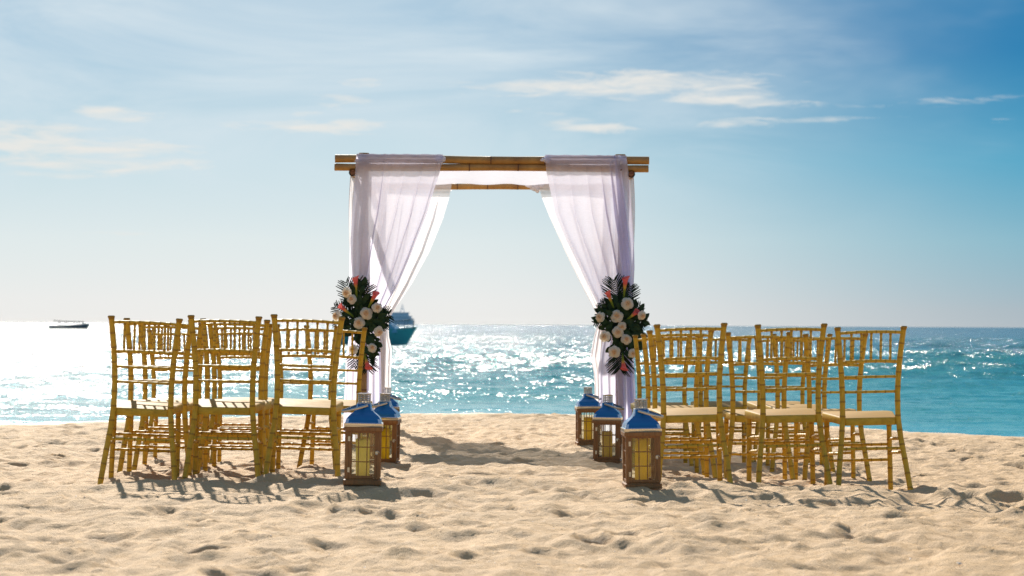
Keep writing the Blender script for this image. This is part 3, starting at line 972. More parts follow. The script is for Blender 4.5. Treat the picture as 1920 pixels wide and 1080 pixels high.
# narrow outer lengths hanging from the side beams
for s, nm in ((-1, 'left'), (1, 'right')):
    NV, NU = 90, 40
    u = np.linspace(0, 1, NU)[None, :]; v = np.linspace(0, 1, NV)[:, None]
    zt = 2.205; zb = 0.95
    Zs = zt + (zb - zt) * v + 0 * u
    Ys = AY - 0.02 + (0.46 * (1 - v ** 1.2) + 0.04) * u + 0 * v
    bul = 0.012 * np.sin(PI * v ** 0.8)
    Xs = (-0.173 + s * (1.172 + bul - 0.060 * v ** 2.5) + s * 0.018 * np.sin(u * 20 + 3 * v)) + s * 0.008 * np.sin(u * 43 + 1)
    # over the beam at the top
    top = v < 0.02
    me = grid_mesh('side_curtain', Xs - Xs.mean(), Ys - AY, Zs, M_sheer_white)
    me.attributes.new('spread', 'FLOAT', 'POINT').data.foreach_set('value', np.ones(len(me.vertices), np.float32))
    o_ = link('side_curtain', me, None, (float(Xs.mean()), AY, 0))
    tag(o_, 'narrow white sheer length hanging outside the %s post from the %s side beam' % (nm, nm), 'curtain')

knots(fl, [(826, 300, 0.55), (672, 299, 0.35)])
knots(fr, [(1024, 299, 0.50), (1166, 302, 0.5)])

# roof cloth sagging between the beams
NV, NU = 110, 150
u = np.linspace(0, 1, NU)[None, :]; v = np.linspace(0, 1, NV)[:, None]
Xs = -0.18 + (u - 0.5) * 2.36 + 0 * v
Ys = AY + 0.0 + (BY - 0.06 - AY) * v + 0 * u
sag = -0.050 * np.sin(PI * v) - 0.022 * np.sin(PI * v) * np.sin(PI * u)
Zs = 2.245 + 0.018 * v + sag + 0.010 * np.sin(PI * v) * np.sin(u * 34 + 2 * np.sin(v * 3)) + 0.012 * vnoise(Xs * 3, Ys * 3, 91)
fr_ = np.clip((v - 0.97) / 0.03, 0, 1)
me = grid_mesh('roof_drape', Xs + 0.18, Ys - 20.7, Zs, M_roofcloth)
me.attributes.new('spread', 'FLOAT', 'POINT').data.foreach_set('value', np.ones(len(me.vertices), np.float32))
o_ = link('roof_drape', me, None, (-0.18, 20.7, 0))
tag(o_, 'white cloth stretched as a sagging roof between the front and back beams', 'roof cloth')
pk = at(1004, 350, BY - 0.14)
link('tied_knot', knot_me, o_, pk - Vector(o_.location))

# ------------------------------------------------------------------ flower arrangements


def rose_mesh(seed):
    rs = random.Random(seed)
    mb = MB()
    # opens towards -Y; petals are cupped patches in rings
    def petal(ang, r0, r1, lift, width, curl):
        nu, nv = 6, 5
        vs = []
        for j in range(nv + 1):
            t = j / nv
            rad_ = r0 + (r1 - r0) * t
            h = lift * math.sin(t * PI * 0.62) * (1 - 0.15 * t) - curl * t ** 4
            wdt = width * math.sin(PI * (0.18 + 0.62 * t))
            for i in range(nu + 1):
                s = i / nu * 2 - 1
                a = ang + s * wdt
                rr = rad_ * (1 - 0.10 * s * s)
                vs.append((rr * math.cos(a), -h * (1 - 0.22 * s * s), rr * math.sin(a)))
        fs = [(j * (nu + 1) + i, j * (nu + 1) + i + 1, (j + 1) * (nu + 1) + i + 1, (j + 1) * (nu + 1) + i) for j in range(nv) for i in range(nu)]
        mb.add(vs, fs)
    for ring, (n, r0, r1, lift, wdt, curl) in enumerate([(5, 0.012, 0.052, 0.016, 1.0, 0.012), (4, 0.010, 0.040, 0.030, 1.15, 0.006),
                                                        (3, 0.007, 0.028, 0.040, 1.4, 0.0), (3, 0.004, 0.016, 0.045, 1.5, -0.003)]):
        for k in range(n):
            petal(2 * PI * k / n + ring * 0.7 + rs.uniform(-0.15, 0.15), r0, r1 * rs.uniform(0.92, 1.1), lift * rs.uniform(0.93, 1.07), wdt, curl * rs.uniform(0.7, 1.4))
    # tight heart
    pts = [(0.010 * (1 - t) * math.cos(t * 22), -0.030 - 0.014 * t, 0.010 * (1 - t) * math.sin(t * 22)) for t in [k / 30 for k in range(31)]]
    mb.tube(pts, 0.0035, 5)
    me = mb.mesh('rose', [M_petal], True, 60)
    return me


def calla_mesh():
    mb = MB()
    n, rows = 20, 16
    vs = []
    for j in range(rows + 1):
        t = j / rows
        if t < 0.3:
            r = 0.0065 + 0.003 * t / 0.3
        else:
            q = (t - 0.3) / 0.7
            r = 0.0085 + 0.014 * q ** 1.25 + (0.006 * max(0, (q - 0.85) / 0.15))
        z = 0.215 * t
        for k in range(n):
            a = 2 * PI * k / n
            lip = (0.5 + 0.5 * math.cos(a)) * max(0, t - 0.6) / 0.4
            vs.append((r * math.cos(a) * (1 + 0.35 * lip), r * math.sin(a), z + 0.03 * lip - 0.012 * (1 - math.cos(a)) * max(0, t - 0.7)))
    fs = [(j * n + k, j * n + (k + 1) % n, (j + 1) * n + (k + 1) % n, (j + 1) * n + k) for j in range(rows) for k in range(n)]
    mb.add(vs, fs)
    mb.tube([(0, 0, 0.08), (0.002, 0, 0.17)], [0.004, 0.003], 6)
    return mb.mesh('calla_lily', [M_calla], True, 70)


def leaf_mesh():
    mb = MB()
    L, W = 0.11, 0.028
    rows = 6
    vs = []
    for j in range(rows + 1):
        t = j / rows
        wd = W * math.sin(PI * min(1, t * 0.96 + 0.03)) ** 0.8
        z = L * t; y = -0.018 * math.sin(PI * t * 0.9)
        vs += [(-wd, y - 0.006, z), (0, y, z), (wd, y - 0.006, z)]
    fs = []
    for j in range(rows):
        for i in range(2):
            fs.append((j * 3 + i, j * 3 + i + 1, (j + 1) * 3 + i + 1, (j + 1) * 3 + i))
    mb.add(vs, fs)
    return mb.mesh('leaf', [M_leaf], True, 60)


def frond_mesh(L, W, n, seed, wdl=0.0058):
    rs = random.Random(seed)
    mb = MB()
    mb.tube([(0, 0, 0), (0, -0.008, L * 0.5), (0, -0.002, L)], [0.003, 0.002, 0.001], 5)
    for k in range(n):
        t = (k + 0.6) / n
        z = L * (0.10 + 0.86 * t)
        ln = W * math.sin(PI * (0.18 + 0.74 * t)) ** 0.7
        for s in (-1, 1):
            a = R(50 - 14 * t) + rs.uniform(-0.05, 0.05)
            d_ = Vector((s * math.sin(a), -0.08 + rs.uniform(-0.05, 0.05), math.cos(a)))
            p0 = Vector((0, -0.008 * math.sin(PI * t), z)); l2 = ln * rs.uniform(0.9, 1.08)
            p1 = p0 + d_ * l2 * 0.5; p2 = p0 + d_ * l2 + Vector((0, 0.006, -0.004))
            side = d_.cross(Vector((0, 1, 0))).normalized()
            vs = [p0 - side * wdl * 0.6, p0 + side * wdl * 0.6, p1 - side * wdl + Vector((0, 0.0008, 0)), p1 + side * wdl, p2 - side * wdl * 0.45, p2 + side * wdl * 0.45]
            mb.add(vs, [(0, 1, 3, 2), (2, 3, 5, 4)])
    return mb.mesh('palm_frond', [M_frond], False)


ROSES = [rose_mesh(i) for i in range(4)]
CALLA = calla_mesh()
LEAF = leaf_mesh()


def bouquet(label, centre, Y, roses, callas, fronds, hull, nleaf, seed):
    rs = random.Random(seed)
    root = empty('flower_arrangement', at(*centre, Y))
    tag(root, label, 'flowers', 'flower arrangements tied to the arch posts')
    O = Vector(root.location)
    s = Y / F

    def loc(px, py, dy=0.0):
        return at(px, py, Y) + Vector((0, dy, 0)) - O
    for (x, y, tilt, size) in roses:
        mesh = rs.choice(ROSES)
        o_ = link('rose', mesh, root, loc(x, y, -0.075), (rs.uniform(-0.35, 0.35) - 0.15, rs.uniform(0, 6.28), 0), (size * 0.93,) * 3)
        o_.rotation_euler = Euler((rs.uniform(-0.3, 0.2), 0, (x - centre[0]) / 60.0 * 0.9), 'XYZ')
        o_.rotation_euler.rotate_axis('Y', rs.uniform(0, 6.28))
    for (x0, y0, x1, y1) in callas:           # from stem end to mouth
        a = loc(x0, y0, -0.05); b = loc(x1, y1, -0.085)
        d_ = (b - a)
        o_ = link('calla_lily', CALLA, root, a)
        o_.rotation_mode = 'QUATERNION'
        o_.rotation_quaternion = d_.to_track_quat('Z', 'Y')
        k = d_.length / 0.225
        o_.scale = (1.0, 1.0, k)
    for i, (x0, y0, x1, y1, wpx, n) in enumerate(fronds):
        a = loc(x0, y0, -0.03); b = loc(x1, y1, -0.045)
        d_ = b - a
        me = frond_mesh(d_.length * 1.02, wpx * s * 1.08, n, seed + i)
        o_ = link('palm_frond', me, root, a)
        ang = math.atan2(d_.x, d_.z)
        o_.rotation_euler = (rs.uniform(-0.08, 0.08), ang, 0)
    k = 0
    while k < nleaf:
        # hull: list of (px, py, rx, ry)
        hx, hy, rx, ry = rs.choice(hull)
        a = rs.uniform(0, 2 * PI); q = math.sqrt(rs.random())
        x = hx + rx * q * math.cos(a); y = hy + ry * q * math.sin(a)
        out_a = math.atan2(x - centre[0], -(y - centre[1])) + rs.uniform(-0.8, 0.8)
        o_ = link('leaf', LEAF, root, loc(x, y, -0.055 * (1 - q * 0.7) + rs.uniform(-0.02, 0.03)))
        o_.rotation_euler = Euler((rs.uniform(-0.5, 0.25), out_a, rs.uniform(-0.5, 0.5)), 'XYZ')
        sz = rs.uniform(0.42, 0.85)
        o_.scale = (sz, sz, sz)
        k += 1
    # moss-green wet foam core that holds the stems
    mb = MB()
    n1, n2 = 10, 14
    vs = []
    for i in range(n1 + 1):
        for k in range(n2):
            a = PI * i / n1; b = 2 * PI * k / n2
            q = 1 + 0.12 * math.sin(3 * b + 2 * i)
            vs.append((0.085 * q * math.sin(a) * math.cos(b), 0.05 * math.sin(a) * math.sin(b) + 0.02, 0.17 * q * math.cos(a)))
    mb.add(vs, [(i * n2 + k, i * n2 + (k + 1) % n2, (i + 1) * n2 + (k + 1) % n2, (i + 1) * n2 + k) for i in range(n1) for k in range(n2)])
    link('stem_bundle', mb.mesh('stem_bundle', [M_frond]), root, (0, 0, 0))


bouquet('cream rose and pink calla bunch with dark fan leaves on the left curtain', (677, 606), AY - 0.15,
        [(652, 549, 0, 0.95), (661, 561, 0, 0.85), (633, 593, 0, 0.95), (687, 588, 0, 1.12), (674, 606, 0, 1.1), (707, 578, 0, 0.95), (711, 622, 0, 0.95), (698, 652, 0, 0.85), (664, 655, 0, 0.9)],
        [(670, 560, 667, 520), (690, 580, 706, 550), (664, 594, 638, 573), (683, 660, 692, 690)],
        [(672, 590, 648, 528, 30, 11), (680, 590, 674, 524, 26, 10), (685, 600, 730, 590, 26, 11), (688, 606, 726, 606, 20, 9), (672, 600, 628, 575, 22, 10), (668, 610, 628, 606, 18, 8),
         (682, 640, 690, 694, 30, 11), (676, 590, 694, 536, 24, 10), (672, 640, 664, 688, 22, 9)],
        [(674, 585, 30, 36), (680, 605, 34, 28), (672, 560, 20, 26), (690, 645, 16, 30), (700, 600, 20, 16)], 230, 5)
bouquet('cream rose and pink calla bunch with striped feather leaves on the right curtain', (1162, 610), AY - 0.15,
        [(1175, 570, 0, 1.15), (1156, 593, 0, 1.15), (1202, 591, 0, 0.85), (1125, 595, 0, 1.0), (1158, 622, 0, 1.0), (1165, 612, 0, 0.8), (1173, 636, 0, 0.95), (1134, 631, 0, 1.0), (1151, 659, 0, 1.05), (1185, 662, 0, 0.8)],
        [(1169, 560, 1172, 521), (1150, 577, 1138, 547), (1174, 600, 1194, 584), (1166, 662, 1169, 692)],
        [(1164, 590, 1150, 524, 34, 15), (1168, 590, 1182, 536, 28, 13), (1165, 640, 1162, 692, 36, 14), (1155, 596, 1114, 606, 16, 8), (1152, 590, 1126, 568, 18, 8), (1150, 600, 1120, 588, 18, 8),
         (1172, 600, 1206, 606, 20, 9), (1172, 596, 1200, 572, 18, 8)],
        [(1162, 605, 36, 32), (1178, 600, 28, 30), (1150, 600, 28, 28), (1168, 640, 26, 24), (1186, 625, 18, 26), (1165, 580, 24, 18)], 250, 9)

# ------------------------------------------------------------------ lanterns
LW = 0.195           # width of the body


def lantern_meshes():
    mm = {}
    h = 0.315; w2 = LW / 2
    mb = MB(); mb.box((0, 0, 0.013), (LW + 0.012, LW + 0.012, 0.026))
    mb.box((0, 0, 0.030), (LW - 0.012, LW - 0.012, 0.010))
    mm['base'] = bevel(mb.mesh('base', [M_walnut], False), 0.002)
    mb = MB(); mb.box((0, 0, 0), (0.020, 0.020, h - 0.050))
    mm['corner_post'] = bevel(mb.mesh('corner_post', [M_walnut], False), 0.0015)
    mb = MB()
    for (sx, sy, wx_, wy_) in ((0, -1, LW + 0.016, 0.024), (0, 1, LW + 0.016, 0.024), (-1, 0, 0.024, LW - 0.030), (1, 0, 0.024, LW - 0.030)):
        mb.box((sx * (w2 - 0.004), sy * (w2 - 0.004), h - 0.011), (wx_, wy_, 0.022))
    mm['top_rim'] = bevel(mb.mesh('top_rim', [M_walnut], False), 0.0015)
    mb = MB(); mb.box((0, 0, 0), (0.0055, 0.006, h - 0.075)); mm['bar_v'] = mb.mesh('glazing_bar', [M_walnut], False)
    mb = MB(); mb.box((0, 0, 0), (LW - 0.062, 0.0058, 0.0055)); mm['bar_h'] = mb.mesh('glazing_bar', [M_walnut], False)
    mb = MB(); mb.box((0, 0, 0), (LW - 0.05, 0.002, h - 0.07)); mm['pane'] = mb.mesh('pane', [M_glass], False)
    # door/side frame: stiles and rails as one frame
    mb = MB()
    for s in (-1, 1):
        mb.box((s * (LW / 2 - 0.027), 0, 0), (0.014, 0.011, h - 0.055))
        mb.box((0, 0, s * (h / 2 - 0.0345)), (LW - 0.0685, 0.0105, 0.014))
    mm['frame'] = bevel(mb.mesh('frame', [M_walnut], False), 0.001)
    # roof: square ogee, each face slightly bowed, rolled lip
    prof = [(0.103, 0.0), (0.105, 0.003), (0.105, 0.019), (0.1005, 0.021), (0.0985, 0.023), (0.0965, 0.033), (0.0925, 0.044), (0.086, 0.054), (0.077, 0.063),
            (0.067, 0.071), (0.057, 0.079), (0.0495, 0.088), (0.0445, 0.099), (0.0415, 0.112), (0.0395, 0.125), (0.036, 0.127)]
    mb = MB()
    per = 12
    def ringpts(r):
        pts = []
        for a, b in (((-1, -1), (1, -1)), ((1, -1), (1, 1)), ((1, 1), (-1, 1)), ((-1, 1), (-1, -1))):
            for k in range(per):
                t = k / per
                pts.append(((a[0] + (b[0] - a[0]) * t) * r, (a[1] + (b[1] - a[1]) * t) * r))
        return pts
    n = per * 4
    vs = []
    for r, z in prof:
        vs += [(x, y, z + h) for x, y in ringpts(r)]
    fs = [(i * n + k, i * n + (k + 1) % n, (i + 1) * n + (k + 1) % n, (i + 1) * n + k) for i in range(len(prof) - 1) for k in range(n)]
    fs.append(tuple(range(n - 1, -1, -1)))
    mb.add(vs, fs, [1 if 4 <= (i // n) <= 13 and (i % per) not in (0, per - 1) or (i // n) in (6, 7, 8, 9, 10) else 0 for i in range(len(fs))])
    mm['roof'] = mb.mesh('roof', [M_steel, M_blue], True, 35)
    # perforated chimney: a lattice drum under a thin cap
    mb = MB()
    z0 = h + 0.127; ch = 0.052; rc = 0.033
    for q in range(5):
        zz = z0 + 0.003 + q * (ch - 0.006) / 4
        mb.tube([(rc * math.cos(a), rc * math.sin(a), zz) for a in [2 * PI * k / 24 for k in range(25)]], 0.0027, 4, 0, False)
    for k in range(12):
        a = 2 * PI * k / 12
        mb.tube([(rc * math.cos(a), rc * math.sin(a), z0), (rc * math.cos(a), rc * math.sin(a), z0 + ch)], 0.0027, 4)
    mb.tube([(0, 0, z0), (0, 0, z0 + 0.004)], [0.040, 0.036], 24)
    mm['chimney'] = mb.mesh('chimney', [M_steel_dull], True, 40)
    mb = MB()
    mb.tube([(0, 0, z0 + ch - 0.002), (0, 0, z0 + ch), (0, 0, z0 + ch + 0.003), (0, 0, z0 + ch + 0.006)], [0.036, 0.039, 0.039, 0.020], 24)
    mm['cap'] = mb.mesh('chimney_cap', [M_steel], True, 40)
    # bail handle: flat strap fixed to two ears, lying over to one side
    mb = MB()
    pts = []
    for k in range(17):
        a = PI * k / 16
        pts.append((0.0, 0.052 * math.cos(a), 0.135 * math.sin(a) ** 0.8))
    mb.tube(pts, 0.0075, 6, 0, True, 0.35)
    mm['handle'] = mb.mesh('handle', [M_steel_dull], True, 50)
    mb = MB()
    mb.box((0, 0, 0), (0.012, 0.004, 0.026)); mb.tube([(0, 0.001, -0.012), (0, 0.001, 0.012)], 0.003, 8)
    mm['hinge'] = mb.mesh('hinge', [M_brass], False)
    mb = MB()
    mb.box((0, 0.001, 0), (0.014, 0.003, 0.014))
    mb.tube([(0.010 * math.cos(a) + 0.004, -0.004, 0.010 * math.sin(a)) for a in [2 * PI * k / 14 for k in range(12)]], 0.002, 6)
    mm['latch'] = mb.mesh('latch', [M_brass], True)
    return mm


LM = lantern_meshes()


def make_lantern():
    root = empty('candle_lantern')
    h = 0.315; w2 = LW / 2
    link('base', LM['base'], root)
    for sx in (-1, 1):
        for sy in (-1, 1):
            link('corner_post', LM['corner_post'], root, (sx * (w2 - 0.010), sy * (w2 - 0.010), 0.0345 + (h - 0.054) / 2))
    link('top_rim', LM['top_rim'], root)
    for q in range(4):
        a = q * PI / 2
        ctr = Vector((0, -(w2 - 0.0085), 0.0355 + (h - 0.055) / 2))
        rot = Matrix.Rotation(a, 3, 'Z')
        fr_ = link('door' if q == 0 else 'side_frame', LM['frame'], root, rot @ ctr, (0, 0, a))
        link('pane', LM['pane'], fr_, (0, 0.004, 0))
        for k in (-1, 1):
            link('glazing_bar', LM['bar_v'], fr_, (k * 0.0235, -0.001, 0))
            link('glazing_bar', LM['bar_h'], fr_, (0, -0.0012, k * 0.040))
        if q == 0:
            for k in (-1, 1):
                link('hinge', LM['hinge'], fr_, (-w2 + 0.022, -0.0085, k * 0.085))
            link('latch', LM['latch'], fr_, (w2 - 0.022, -0.009, 0.01))
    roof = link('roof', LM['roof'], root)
    ch = link('chimney', LM['chimney'], root)
    link('chimney_cap', LM['cap'], ch)
    link('handle', LM['handle'], root, (0, 0, h + 0.118), (0, R(-68), 0))
    return root


def candle_mesh(r, h, material):
    mb = MB()
    mb.tube([(0, 0, 0), (0, 0, 0.004), (0, 0, h - 0.006), (0, 0, h), (0, 0, h - 0.001), (0, 0, h - 0.008)],
            [r * 0.97, r, r, r * 0.97, r * 0.84, r * 0.6], 28, 0)
    mb.tube([(0, 0, h - 0.01), (0.001, 0, h + 0.012)], 0.0015, 5, 1)
    me = mb.mesh('pillar_candle', [material, M_wick], True, 45)
    # uneven melted rim
    for v_ in me.vertices:
        if v_.co.z > h * 0.8 and v_.co.xy.length > r * 0.8:
            a = math.atan2(v_.co.y, v_.co.x)
            v_.co.z += 0.003 * math.sin(3 * a) + 0.002 * math.sin(7 * a)
    return me


LANTERNS = [  # px centre, bottom py, depth, scale, yaw, handle side, candle height, wax, labels
    (682, 917, 12.65, 0.98, 2, -1, 0.205, M_wax_pale, 'brown lantern with blue-coated roof, nearest on the left of the aisle',
     'pale yellow pillar candle inside the nearest left lantern'),
    (722, 866, 15.4, 0.98, -4, -1, 0.215, M_wax, 'brown lantern with gold-edged roof, second on the left, half behind the nearest one',
     'bright yellow pillar candle inside the second left lantern'),
    (728, 838, 18.4, 0.98, 3, 1, 0.20, M_wax, 'lantern on the left of which only roof edge and chimney show, farthest from the chairs',
     'yellow pillar candle inside the farthest left lantern, mostly hidden'),
    (1205, 917, 12.6, 0.95, 3, 1, 0.225, M_wax, 'brown lantern with hinged door and round latch, nearest on the right of the aisle',
     'tall yellow pillar candle inside the nearest right lantern'),
    (1140, 866, 15.4, 0.98, -6, 1, 0.190, M_wax, 'darker brown lantern in the middle of the three on the right',
     'short yellow pillar candle inside the middle right lantern'),
    (1104, 836, 18.3, 0.98, 4, 1, 0.195, M_wax, 'small looking lantern on the right, farthest away and nearest the aisle centre',
     'bright yellow pillar candle inside the farthest right lantern'),
]
def ground_depth(px, py, D):
    """depth at which the sand shows at that pixel, searched round D"""
    best = D
    for k in range(160):
        q = D - 1.2 + k * 0.015
        p_ = at(px, py, q)
        if p_.z <= ground(p_.x, q - 0.08):
            best = q
            break
    return best


lan0 = make_lantern()
for i, (px, py, D, sc3, yaw, hs, ch, wax, lab, clab) in enumerate(LANTERNS):
    l = lan0 if i == 0 else copy_tree(lan0)
    D = ground_depth(px, py, D) + 0.09
    X = (px - 960) / F * D
    zz_ = np.mean([ground(X + a, D + b) for a in (-0.09, 0.09) for b in (-0.09, 0.09)])
    l.location = (X, D, zz_ - 0.004)
    l.rotation_euler = (R(random.uniform(-0.6, 0.6)), R(random.uniform(-1, 1)), R(yaw))
    l.scale = (sc3,) * 3
    tag(l, lab, 'lantern', 'brown candle lanterns lining the aisle')
    for c_ in l.children:
        if c_.name.startswith('handle'):
            c_.rotation_euler = (0, R(106 * hs), R(24 if hs < 0 else -24))
    cd = link('pillar_candle', candle_mesh(0.037, ch, wax), None, (X, D, l.location.z + 0.036 * sc3), (0, 0, random.uniform(0, 6)))
    tag(cd, clab, 'candle', 'pillar candles inside the lanterns')

# ------------------------------------------------------------------ boats
def loft(mb, sections, mi=0, cap=True):
    n = len(sections[0])
    vs = [p for s_ in sections for p in s_]
    fs = [(i * n + k, i * n + k + 1, (i + 1) * n + k + 1, (i + 1) * n + k) for i in range(len(sections) - 1) for k in range(n - 1)]
    mb.add(vs, fs, mi)
    if cap:
        mb.add(sections[0], [tuple(range(n))], mi); mb.add(sections[-1], [tuple(range(n))], mi)


def hull(name, parent, L, B, H, rake, sheer, material, draft=0.15):
    """bow towards +X, waterline at z = 0"""
    mb = MB(); secs = []
    for k in range(13):
        t = k / 12
        x = -L / 2 + L * t
        bw = B / 2 * (1 - max(0, (t - 0.45) / 0.55) ** 2.2) + 0.004
        top = H * (0.80 + sheer * t ** 2)
        sec = []
        for (yf, zf_) in ((-1, 1), (-0.93, 0.55), (-0.70, 0.0), (-0.3, -draft / H), (0, -draft * 1.5 / H), (0.3, -draft / H), (0.70, 0.0), (0.93, 0.55), (1, 1)):
            z = top * zf_ if zf_ > 0 else H * zf_
            xx = x + rake * t ** 3 * (zf_ if zf_ > 0 else zf_ * 1.5)
            sec.append((xx, bw * yf, z))
        secs.append(sec)
    loft(mb, secs)
    # deck a little below the gunwale
    vs = []
    for s_ in secs:
        vs += [(s_[0][0], s_[0][1] * 0.97, s_[0][2] - 0.05 * H), (s_[-1][0], s_[-1][1] * 0.97, s_[-1][2] - 0.05 * H)]
    mb.add(vs, [(2 * i, 2 * i + 1, 2 * i + 3, 2 * i + 2) for i in range(12)], 1)
    return link(name, mb.mesh(name, [material, M_deck], True, 50), parent)


DB = 120.0
sB = F / DB
bx0 = gx(632, DB); bx1 = gx(772, DB)
boat = empty('fishing_boat', ((bx0 + bx1) / 2 - 0.10, DB, SEA))
boat.rotation_euler = (0, R(-1.0), R(-10))
tag(boat, 'blurred teal motor boat with blue cabin moored behind the left curtain', 'boat')
hull('hull', boat, 3.6, 1.6, 0.98, 0.62, 0.24, M_hull)
mb = MB()
prof = [(-0.55, 0.72), (-0.55, 1.52), (-0.42, 1.60), (0.55, 1.60), (0.78, 1.50), (1.45, 0.86), (1.45, 0.72)]
loft(mb, [[(x, -0.55, z) for x, z in prof], [(x, 0.55, z) for x, z in prof]])
link('cabin', bevel(mb.mesh('cabin', [M_cabin], False), 0.02), boat)
mb = MB()
wp = [(0.52, 0.98), (0.55, 1.42), (0.76, 1.40), (1.14, 0.98)]
mb.add([(x, -0.558, z) for x, z in wp], [(0, 1, 2, 3)])
mb.add([(x, 0.558, z) for x, z in wp], [(0, 1, 2, 3)])
link('window', mb.mesh('window', [M_boatwin], False), boat)
mb = MB()
mb.add([(0.86, -0.45, 1.432), (0.86, 0.45, 1.432), (1.30, 0.45, 1.012), (1.30, -0.45, 1.012)], [(0, 1, 2, 3)])
link('windscreen', mb.mesh('windscreen', [M_boatwin], False), boat)
mb = MB()
for s in (-1, 1):
    mb.tube([(1.15, s * 0.55, 1.32), (1.7, s * 0.4, 1.36), (2.22, s * 0.07, 1.44)], 0.022, 6)
    for x, y in ((1.35, 0.5), (1.85, 0.33), (2.25, 0.1)):
        mb.tube([(x - 0.05, s * y, 0.85), (x, s * y, 1.35)], 0.018, 6)
mb.tube([(2.22, -0.07, 1.44), (2.22, 0.07, 1.44)], 0.022, 6)
link('bow_rail', mb.mesh('bow_rail', [M_rail]), boat)
mb = MB()
mb.tube([(-1.58, 0, 0.6), (-1.56, 0, 3.05)], [0.03, 0.018], 8)
mb.tube([(-1.62, 0, 3.0), (-1.2, 0, 3.05)], 0.015, 6)
link('mast', mb.mesh('mast', [M_rail]), boat)
mb = MB()
for s in (-1, 1):
    mb.tube([(-1.72, s * 0.6, 0.6), (-1.76, s * 0.6, 1.3), (-1.5, s * 0.62, 1.6), (-0.6, s * 0.55, 1.6)], 0.02, 6)
    mb.tube([(-1.3, s * 0.62, 0.6), (-1.3, s * 0.62, 1.58)], 0.02, 6)
mb.tube([(-1.76, -0.6, 1.3), (-1.76, 0.6, 1.3)], 0.02, 6)
link('stern_rail', mb.mesh('stern_rail', [M_rail]), boat)

D1 = 430.0
b2 = empty('passenger_boat', (gx(129, D1), D1, SEA + 0.02))
b2.rotation_euler = (0, R(-0.6), R(3))
tag(b2, 'small dark open boat with a thin canopy far out on the left water', 'boat')
hull('hull', b2, 7.0, 1.8, 0.66, 0.5, 0.55, M_grey_hull)
mb = MB()
mb.box((3.0, 0, 0.72), (0.9, 0.8, 0.36)); mb.box((1.6, 0, 0.55), (1.2, 1.0, 0.30))
link('bow_box', bevel(mb.mesh('bow_box', [M_grey_hull], False), 0.04), b2)
mb = MB()
pts = [(-2.7, 1.62), (-1.4, 1.50), (0.3, 1.42), (2.1, 1.38), (2.9, 1.30)]
loft(mb, [[(x, y, z - 0.05 * (y * y)) for x, z in pts] + [(x, y, z - 0.16 - 0.05 * (y * y)) for x, z in reversed(pts)] for y in (-0.85, -0.4, 0, 0.4, 0.85)])
link('canopy', mb.mesh('canopy', [M_canvas]), b2)
for x in (-1.7, -0.4, 0.9, 2.05, 2.8):
    for s in (-1, 1):
        mb = MB(); mb.tube([(0, 0, 0), (0, 0, 1.02)], 0.045, 5)
        link('canopy_pole', mb.mesh('canopy_pole', [M_rail]), b2, (x, s * 0.75, 0.35))
for x, hh in ((-1.2, 0.75), (0.0, 0.70), (1.1, 0.78)):
    mb = MB(); mb.box((0, 0, 0), (0.35, 1.3, 0.22))
    link('bench', mb.mesh('bench', [M_grey_hull], False), b2, (x, 0, hh - 0.3))

DS = 2600.0
ship = empty('pale_ship', (gx(738, DS), DS, SEA))
tag(ship, 'pale ship with stacked decks and pointed mast on the horizon behind the boat', 'ship')
k_ = DS / F
mb = MB()
secs = []
for t in [i / 10 for i in range(11)]:
    x = -22 + 44 * t; bw = 4.5 * (1 - max(0, (t - 0.6) / 0.4) ** 2) + 0.05
    secs.append([(x + 1.5 * t ** 4, -bw, 5.2 + 1.2 * t * t), (x, -bw * 0.8, 0), (x, bw * 0.8, 0), (x + 1.5 * t ** 4, bw, 5.2 + 1.2 * t * t)])
loft(mb, secs)
mb.add([q for s_ in secs for q in (s_[0], s_[3])], [(2 * i, 2 * i + 1, 2 * i + 3, 2 * i + 2) for i in range(10)])
link('hull', mb.mesh('hull', [M_ship], False), ship)
for (x0, x1, z0, z1, bw) in ((-16, 20.5, 5.6, 10.2, 4.0), (-6, 17.5, 10.2, 14.2, 3.6)):
    mb = MB(); mb.box(((x0 + x1) / 2, 0, (z0 + z1) / 2), (x1 - x0, bw * 2, z1 - z0)); mb.box(((x0 + x1) / 2 + 0.6, 0, z1 + 0.15), (x1 - x0 + 2.4, bw * 2 + 1.2, 0.3))
    dk = link('deck_house', bevel(mb.mesh('deck_house', [M_ship], False), 0.1), ship)
    mb = MB(); mb.box(((x0 + x1) / 2, 0, (z0 + z1) / 2 + 0.5), (x1 - x0 - 1.5, bw * 2 + 0.06, 1.1))
    link('window_band', mb.mesh('window_band', [M_shipwin], False), dk)
mb = MB()
for s in (-1, 1):
    mb.tube([(7.6, s * 1.6, 14.4), (10.0, 0, 23.0)], [0.5, 0.25], 6)
    mb.tube([(12.2, s * 1.6, 14.4), (10.0, 0, 23.0)], [0.5, 0.25], 6)
mb.tube([(10.0, 0, 22.5), (10.0, 0, 25.0)], 0.15, 6)
mb.box((10.0, 0, 18.3), (3.6, 3.0, 0.4))
link('mast', mb.mesh('mast', [M_ship], False), ship)

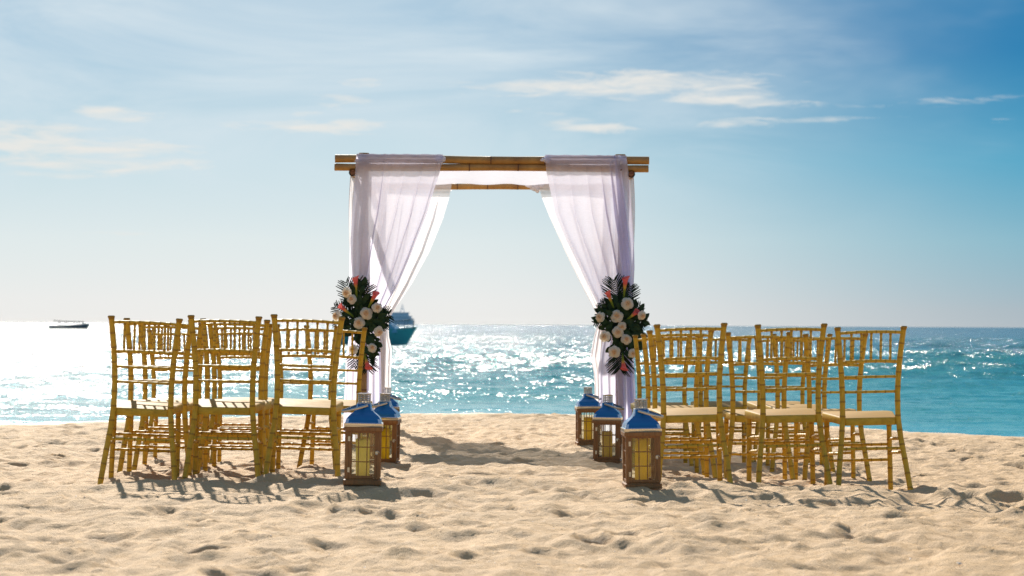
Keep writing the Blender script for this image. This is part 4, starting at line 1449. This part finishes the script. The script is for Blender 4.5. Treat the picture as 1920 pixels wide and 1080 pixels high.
# ------------------------------------------------------------------ bits on the sand
def shard(rs, r):
    n = 7
    vs = [(0, 0, r * 0.35)]
    for k in range(n):
        a = 2 * PI * k / n
        q = r * rs.uniform(0.7, 1.15)
        vs.append((q * math.cos(a), q * 0.8 * math.sin(a), rs.uniform(-0.1, 0.1) * r))
    return vs, [(0, 1 + k, 1 + (k + 1) % n) for k in range(n)] + [tuple(range(n, 0, -1))]


rs = random.Random(4)
for (px, py, Y, lab) in ((1800, 1047, 8.45, 'small white shell lying alone on the sand at the lower right'),
                         (1012, 1054, 8.4, 'tiny pale shell on the sand at the bottom centre'),
                         (1078, 1001, 9.7, 'tiny pale shell on the sand right of the aisle centre, above another')):
    X = (px - 960) / F * Y
    mb = MB()
    ribs = 11; rows = 6
    vs = []
    for j in range(rows + 1):
        t = j / rows
        for k in range(ribs * 2 + 1):
            a = R(35) + R(110) * k / (ribs * 2)
            rr_ = 0.016 * t * (1 - 0.06 * (k % 2))
            vs.append((rr_ * math.cos(a), rr_ * math.sin(a), 0.006 * math.sin(PI * min(1, t * 0.9)) + 0.001 * (k % 2)))
    w_ = ribs * 2 + 1
    mb.add(vs, [(j * w_ + k, j * w_ + k + 1, (j + 1) * w_ + k + 1, (j + 1) * w_ + k) for j in range(rows) for k in range(w_ - 1)])
    o_ = link('seashell', mb.mesh('seashell', [M_shell]), None, (X, Y, ground(X, Y) + 0.003), (R(28), R(8), rs.uniform(-0.6, 0.6)))
    if lab.startswith('tiny'): o_.scale = (0.55,) * 3
    tag(o_, lab, 'shell')
mb = MB(); mb2 = MB()
for k in range(1500):
    Y = 6.8 + 18 * rs.random() ** 1.3; X = rs.uniform(-0.26, 0.26) * Y
    if Y > float(crest_y(X)) - 0.2: continue
    r = rs.uniform(0.0012, 0.0042) * (0.8 + Y / 26)
    vs, fs = shard(rs, r)
    rz = Euler((rs.uniform(-0.6, 0.6), rs.uniform(-0.6, 0.6), rs.uniform(0, 6.28))).to_matrix()
    b = Vector((X, Y, ground(X, Y) + r * 0.2))
    (mb if k % 3 else mb2).add([rz @ Vector(q) + b for q in vs], fs)
tag(link('shell_grit', mb.mesh('shell_grit', [M_shell], False)), 'fine pale shell grit scattered over the beach sand', 'shell grit', kind='stuff')
tag(link('pebble_grit', mb2.mesh('pebble_grit', [M_pebble], False)), 'tiny brown pebbles scattered over the beach sand', 'pebbles', kind='stuff')
